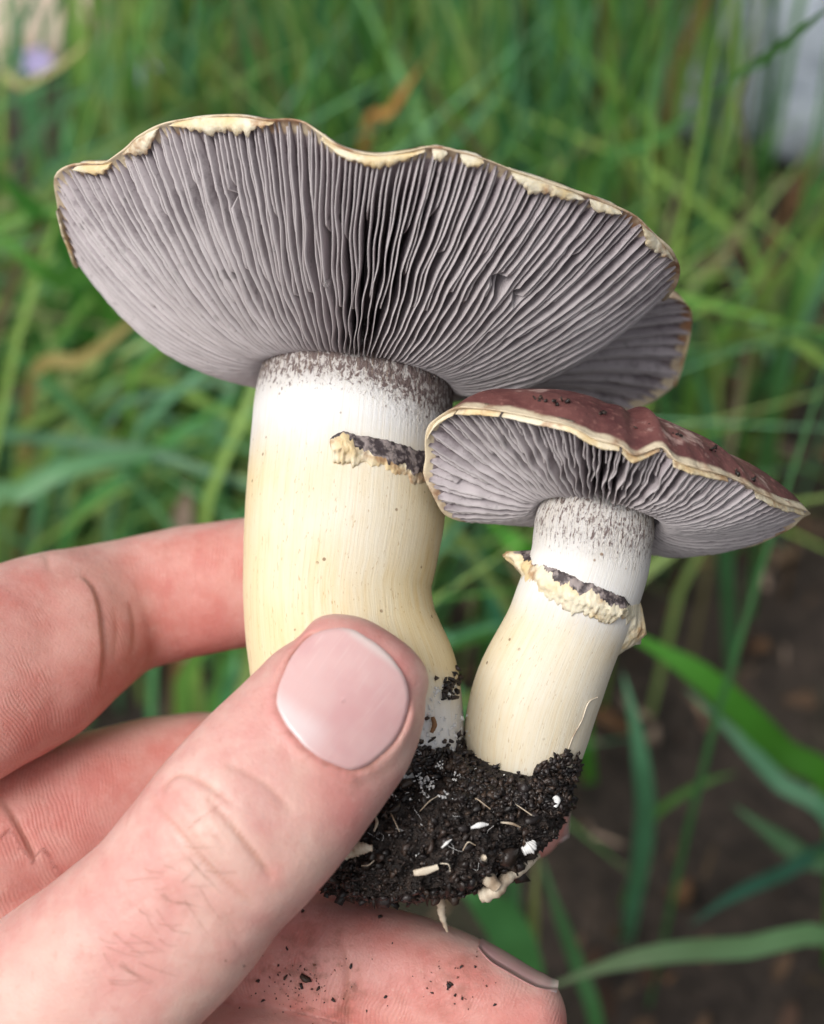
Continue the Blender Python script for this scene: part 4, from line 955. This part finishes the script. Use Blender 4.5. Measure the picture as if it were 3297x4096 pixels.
def add_crease(poly, mask, depth, sig, tintv=1.0, roll=0.0):
    """groove along a line; roll lets the flesh on one side swell over it"""
    pa = np.array(poly); lo, hi = pa.min(0)-160, pa.max(0)+160
    idx = np.where((mask > 0) & (front > 0) & (pw > lo).all(1) & (pw < hi).all(1))[0]
    d, t, sd_ = pdist(poly, idx); d = d/360.0; mk = mask[idx]*front[idx]*np.clip(np.sin(np.pi*np.clip(t, 0.0, 1.0)), 0, 1)**0.55
    disp[idx] -= depth*np.exp(-(d/sig)**2)*mk + 0.45*depth*np.exp(-(d/(3*sig))**2)*mk
    if roll: disp[idx] += roll*np.exp(-(d/0.30)**1.5)*mk*(sd_ > 0)*np.clip(d/0.05, 0, 1)
    crease[idx] = np.maximum(crease[idx], np.exp(-(d/(sig*0.85))**2)*mk*tintv)
tm = TH.astype(float)
add_crease([(610, 3205), (726, 3336), (830, 3450), (913, 3533), (1030, 3625)], tm, .034, .028, .85)
add_crease([(655, 3180), (672, 3130), (720, 3102), (809, 3128), (892, 3182), (940, 3232)], tm, .028, .028, .7)
add_crease([(690, 3150), (788, 3253), (861, 3336), (930, 3420)], tm, .018, .026, .35)
add_crease([(825, 3175), (903, 3274), (986, 3377), (1048, 3460), (1092, 3518)], tm, .036, .030, .95)
add_crease([(900, 3050), (996, 3097), (1089, 3160), (1175, 3260)], tm, .022, .030, .5)
add_crease([(640, 3300), (740, 3420), (800, 3500), (880, 3600)], tm, .008, .024, .15)
add_crease([(700, 3240), (790, 3350), (880, 3455), (950, 3540)], tm, .009, .022, .3)
add_crease([(760, 3160), (850, 3270), (930, 3370), (1000, 3470)], tm, .007, .02, .2)
for k in range(16):
    x0, y0 = 440+k*32+rng.uniform(-40, 40), 3400+k*20+rng.uniform(-60, 60)
    add_crease([(x0, y0), (x0+rng.uniform(30, 60), y0+rng.uniform(50, 90)), (x0+rng.uniform(70, 120), y0+rng.uniform(100, 170))], tm, .006, .02, .14)
for k in range(10):
    x0, y0 = 430+rng.uniform(0, 300), 3480+rng.uniform(0, 260)
    add_crease([(x0, y0), (x0+rng.uniform(40, 90), y0-rng.uniform(20, 50)), (x0+rng.uniform(110, 180), y0-rng.uniform(40, 110))], tm, .004, .02, .10)
im, mm, rg, pk = [(fid == names.index(k)).astype(float) for k in ('index', 'middle', 'ring', 'pinky')]
add_crease([(330, 2300), (372, 2350), (398, 2430), (412, 2540), (416, 2640), (404, 2760)], im, .018, .035, .45, roll=.06)
add_crease([(515, 2400), (530, 2460), (536, 2530), (528, 2620)], im, .008, .035, .2, roll=.02)
add_crease([(455, 2430), (470, 2520), (462, 2640)], im, .010, .026, .25)
add_crease([(180, 2180), (190, 2230), (205, 2290)], im, .012, .025, .3)
add_crease([(5, 3180), (75, 3310), (150, 3450), (225, 3610)], mm, .022, .045, .5, roll=.05)
add_crease([(840, 2990), (815, 3110), (800, 3220)], mm, .012, .03, .3)
add_crease([(700, 3000), (690, 3100), (680, 3200)], mm, .006, .025, .15)
add_crease([(1372, 3760), (1390, 3880), (1388, 3990), (1405, 4110)], rg, .018, .035, .6, roll=.02)
add_crease([(1425, 3820), (1440, 3920), (1440, 4020)], rg, .008, .03, .25)
# slight unevenness of flesh
disp += 0.022*noise3(HV, 0.9) + 0.010*noise3(HV, 2.6)
HV = HV + HN*disp[:, None]
# knuckle fullness of the thumb and the pad swelling of the bent index
bump = np.exp(-(((px[:, 0]-840)/190)**2 + ((px[:, 1]-3310)/170)**2))*tm*front
HV += HN*(0.05*bump)[:, None]
# ---- thumb nail
nail_px = np.array([(1106, 2815), (1112, 2760), (1138, 2690), (1190, 2596), (1240, 2545), (1300, 2521), (1369, 2512), (1420, 2522), (1465, 2550), (1530, 2596), (1588, 2660), (1624, 2723), (1637, 2792), (1622, 2870), (1590, 2944), (1550, 2995), (1507, 3034), (1461, 3066), (1406, 3082), (1332, 3056), (1249, 3009), (1184, 2944), (1129, 2870)], float)
nc = np.array([1372.0, 2800.0])
npa = np.arctan2(nail_px[:, 1]-nc[1], nail_px[:, 0]-nc[0]); nr = np.hypot(*(nail_px-nc).T); o_ = np.argsort(npa)
nrad = lambda a: np.interp(a, npa[o_], nr[o_], period=2*math.pi)
tdir = np.array([0.60, -0.80])                                         # towards the thumb tip in the picture plane of the modelling frame
rel_ = px-nc; ang = np.arctan2(rel_[:, 1], rel_[:, 0]); rr = np.hypot(*rel_.T)/nrad(ang)
alongv = (rel_ @ tdir)
sel = TH & (rr < 0.72) & (HN[:, 2] > 0.2)
def basis(p): x, y = (p[:, 0]-nc[0])/300, (p[:, 1]-nc[1])/300; return np.stack([np.ones(len(p)), x, y, x*x, x*y, y*y], 1)
coef, *_ = np.linalg.lstsq(basis(px[sel]), HV[sel, 2], rcond=None)
def nail_z(p, r): return basis(p) @ coef + 0.035 - 0.018*np.clip(r, 0, 1.2)**4
onf = TH & (HN[:, 2] > 0.0)
ins = onf & (rr < 1.04)
zl = nail_z(px, rr)
HV[ins, 2] = np.minimum(HV[ins, 2], zl[ins] - np.where(rr[ins] > 0.9, 0.014, 0.035))
dcm = (rr-1)*nrad(ang)/365.0
side = sstep(205, 120, alongv)                                         # folds flank the sides and base, not the free edge
fold = onf*np.exp(-((dcm-0.06)/0.065)**2)*(rr > 1.0)*side
tgt = zl + 0.006
need = np.clip(tgt - HV[:, 2], 0, 0.10)
HV[:, 2] += fold*need*0.9
HV += HN*((0.004 + 0.012*np.clip(noise3(HV, 3.0), 0, 1))*fold)[:, None]
groove = onf*np.exp(-((dcm-0.004)/0.022)**2)
crease = np.maximum(crease, groove*side*0.5*(0.6+0.6*np.clip(noise3(HV, 4.0)+0.4, 0, 1)))
for it in range(2):
    zone = (onf & (rr > 0.98) & (rr < 1.4))[:, None]; HV = HV + 0.35*lap(HV)*zone
HN = vnormals(HV)
# colour masks: palmar side of the fingers is redder than the back of the thumb
palm = np.where(TH, 0.10*sstep(0.2, 0.9, fa) + 0.0, sstep(-0.75, 0.45, HN[:, 2] - 0.75*HN[:, 1]))
palm = np.where(fid == names.index('palm'), 0.75, palm)
def blob(x, y, r_): return np.exp(-(((px[:, 0]-x)**2 + (px[:, 1]-y)**2)/r_**2))
rosy = tm*front*(0.2 + 0.75*blob(1370, 3225, 120) + 0.35*blob(500, 3900, 200) + 0.3*blob(1150, 3000, 120) + 0.35*blob(1300, 3130, 90) + 0.35*blob(1080, 2880, 110) + 0.35*blob(1100, 3500, 50) + 0.3*blob(1650, 2650, 110) + 0.3*blob(560, 3620, 160)) + tm*front*0.45*np.exp(-((dcm-0.02)/0.09)**2) \
     + im*(0.55*sstep(450, 950, px[:, 0])*sstep(2250, 2550, px[:, 1]) + 0.5*blob(330, 2800, 160)) + mm*0.35*blob(450, 3300, 260) + rg*(0.4*blob(1500, 3750, 300) + 0.45*blob(2150, 4060, 160))
dirt = rg*front*(blob(1230, 3960, 230) + 0.5*blob(1830, 3930, 150) + 0.9*blob(1390, 3900, 60)) + tm*front*0.55*np.exp(-((dcm-0.02)/0.05)**2)*sstep(40, -120, alongv) + tm*0.35*blob(1400, 3120, 70)
ridge = (1-tm)*sstep(0.1, 0.6, HN[:, 2])
rosy = np.clip(rosy + 0.30*noise3(HV, 1.7) + 0.22*noise3(HV, 4.3), 0, 1)
OH = to_world(P(-1700, 5600, -0.5))[0]
hand = empty('hand', OH); tag(hand, 'bare left hand pinching the large mushroom stem between thumb and curled fingers', 'hand')
me = make_mesh('skin', rel(HV, OH), HF)
for k, v in (('palm', palm), ('crease', np.clip(crease, 0, 1)), ('rosy', rosy), ('ridge', ridge), ('dirt', np.clip(dirt, 0, 1)), ('fu', fu), ('fa', np.where(TH, 0, fa))): attr(me, k, v)
obj('skin', me, SKIN, hand)
add_bvh('hand', HV, HF)
# thumb nail plate
na, nrg = 72, 16; aa = np.linspace(-math.pi, math.pi, na, endpoint=False); V, nu, ntv = [], [], []
for k in range(nrg):
    r_ = (k+0.02)/(nrg-1); r_ = min(r_, 1.0); p = nc + np.stack([np.cos(aa), np.sin(aa)], 1)*(nrad(aa)*r_)[:, None]
    z = nail_z(p, np.full(na, r_)); V.append(np.array([P(a, b, c) for (a, b), c in zip(p, z)]))
    nu.append(((p-nc) @ tdir + 275)/540); ntv.append(((p-nc) @ np.array([0.8, 0.6]))/280)
low = V[-1].copy(); low[:, 2] -= 0.05; V.append(low); nu.append(nu[-1]); ntv.append(ntv[-1])
V = np.array(V).reshape(-1, 3); F = [tuple(f) for f in grid_faces(nrg+1, na)] + [tuple(range(na))]
me = make_mesh('thumb_nail', rel(V, OH), F); attr(me, 'nu', np.concatenate(nu)); attr(me, 'nt', np.concatenate(ntv))
o = obj('thumb_nail', me, NAIL, hand); o['label'] = 'broad pink thumb nail with pale base and pale painted gloss streaks'
def finger_nail(key, s0, s1, a0, a1, lift=0.03):
    q = FING[key]; h = np.concatenate([[0], np.cumsum(np.linalg.norm(np.diff(q[:, :3], axis=0), axis=1))])
    V3, T, U, Nn = loft(q[:, :3], q[:, 3], q[:, 4], 40, 2.25)
    ns, nb = 18, 16; ss = np.linspace(s0, s1, ns); V, nu, ntv = [], [], []
    for s_ in ss:
        f = lambda A: np.array([np.interp(s_, h, A[:, i]) for i in range(A.shape[1])])
        c, wdt, dep = f(q[:, :3]), np.interp(max(s_, 0.35), h, q[:, 3]), np.interp(max(s_, 0.35), h, q[:, 4]); u_, n_ = f(U), f(Nn)
        k = (s_-s0)/(s1-s0); sq = 1 - 0.25*max(0, (0.25-k)/0.25)**2 - 0.2*max(0, (k-0.75)/0.25)**2
        for a in np.radians(np.linspace(a0, a1, nb)):
            am = np.radians((a0+a1)/2); aa_ = am + (a-am)*sq
            cs, sn = math.cos(aa_), math.sin(aa_); cs = math.copysign(abs(cs)**(2/2.25), cs); sn = math.copysign(abs(sn)**(2/2.25), sn)
            V.append(c + u_*(wdt+lift)*cs + n_*(dep+lift)*sn); nu.append(1-k); ntv.append((a-am)*0.8)
    V = np.array(V); inner = V - 0.0
    C = np.repeat(np.array([[np.interp(s_, h, q[:, i]) for i in range(3)] for s_ in ss]), nb, 0); dirn = (C-V)/np.linalg.norm(C-V, axis=1, keepdims=True)
    V2 = np.vstack([V, V + dirn*0.07]); m = ns*nb; F = grid_faces(ns, nb, False)
    rim = list(range(nb)) + [i*nb+nb-1 for i in range(1, ns)] + [(ns-1)*nb+j for j in range(nb-2, -1, -1)] + [i*nb for i in range(ns-2, 0, -1)]
    Fa = [tuple(f) for f in F] + [tuple(int(x)+m for x in f[::-1]) for f in F] + [(rim[i], rim[(i+1) % len(rim)], rim[(i+1) % len(rim)]+m, rim[i]+m) for i in range(len(rim))]
    me = make_mesh('finger_nail', rel(V2, OH), Fa); attr(me, 'nu', np.tile(nu, 2)); attr(me, 'nt', np.tile(ntv, 2)); obj('finger_nail', me, NAIL, hand)
# angle 0 is along U: for fingers pointing right U is up, 90 deg faces the eye
finger_nail('ring', 0.25, 1.35, 388, 270, 0.02); finger_nail('middle', 0.05, 1.2, 330, 215); finger_nail('index', 0.05, 1.2, 330, 215); finger_nail('pinky', 0.05, 1.0, 330, 215)
# fine hairs on the thumb
HVs, HFs, off = [], [], 0
for k in range(38):
    x0, y0 = rng.uniform(360, 820), 0
    y0 = 3900 - 0.95*(x0-300) + rng.uniform(-190, 210); d_ = rng.choice([rng.uniform(-0.2, 0.5), rng.uniform(0.5, 1.0), rng.uniform(-1.0, -0.4)], p=[.6, .25, .15]); L = rng.uniform(60, 190)
    pts = []
    for t_, up in ((0, -.01), (0.5, .035), (1, .02)):
        r = hit(['hand'], x0 + math.cos(d_)*L*t_, y0 + math.sin(d_)*L*t_ + rng.uniform(-6, 6))
        if r: pts.append(r[0] + r[1]*up)
    if len(pts) < 3: continue
    C = catmull(np.array(pts), 7); V, _, _, _ = loft(C, np.linspace(.0019, .0009, 7), np.linspace(.0019, .0009, 7), 4)
    HVs.append(V.reshape(-1, 3)); HFs.append(grid_faces(7, 4)+off); off += 28
o = obj('fine_hair', make_mesh('fine_hair', rel(np.vstack(HVs), OH), np.vstack(HFs)), HAIR, hand); o['kind'] = 'stuff'
# grains of soil clinging to the ring finger
pp, nn, ss = [], [], []
for (x, y, s_) in [(1226, 3916, .06), (1208, 3942, .045), (1146, 3906, .03), (1276, 3950, .028), (1105, 3600, 0), (1518, 3672, .035), (1213, 3647, .022), (1150, 3795, .03), (1035, 3920, .035), (1055, 4000, .025), (1335, 3997, .028), (1405, 3862, .03), (1545, 3985, .02), (1845, 3868, .022), (1805, 3935, .025), (1900, 3868, .018), (1795, 3940, .03), (1730, 3972, .02), (1820, 3980, .02), (1850, 3995, .02), (1980, 4020, .02), (1570, 3772, .012)]:
    if s_ == 0: continue
    r = hit(['hand'], x, y)
    if r: pp.append(r[0]); nn.append(r[1]); ss.append(s_)
for k in range(110):
    x = rng.choice([rng.normal(1200, 110), rng.normal(1830, 110)], p=[.75, .25]); y = (3950 if x < 1550 else 3930) + rng.normal(0, 55)
    r = hit(['hand'], x, y)
    if r: pp.append(r[0]); nn.append(r[1]); ss.append(rng.uniform(.005, .014))
gc = soil_cols(len(pp)); gc[22:] = gc[22:]*np.array([3.0, 2.0, 1.6])
o = obj('soil_grains', crumbs_mesh('soil_grains', np.array(pp), np.array(nn), np.array(ss), gc, OH, sink=0.1), CRUMB, hand); o['kind'] = 'stuff'
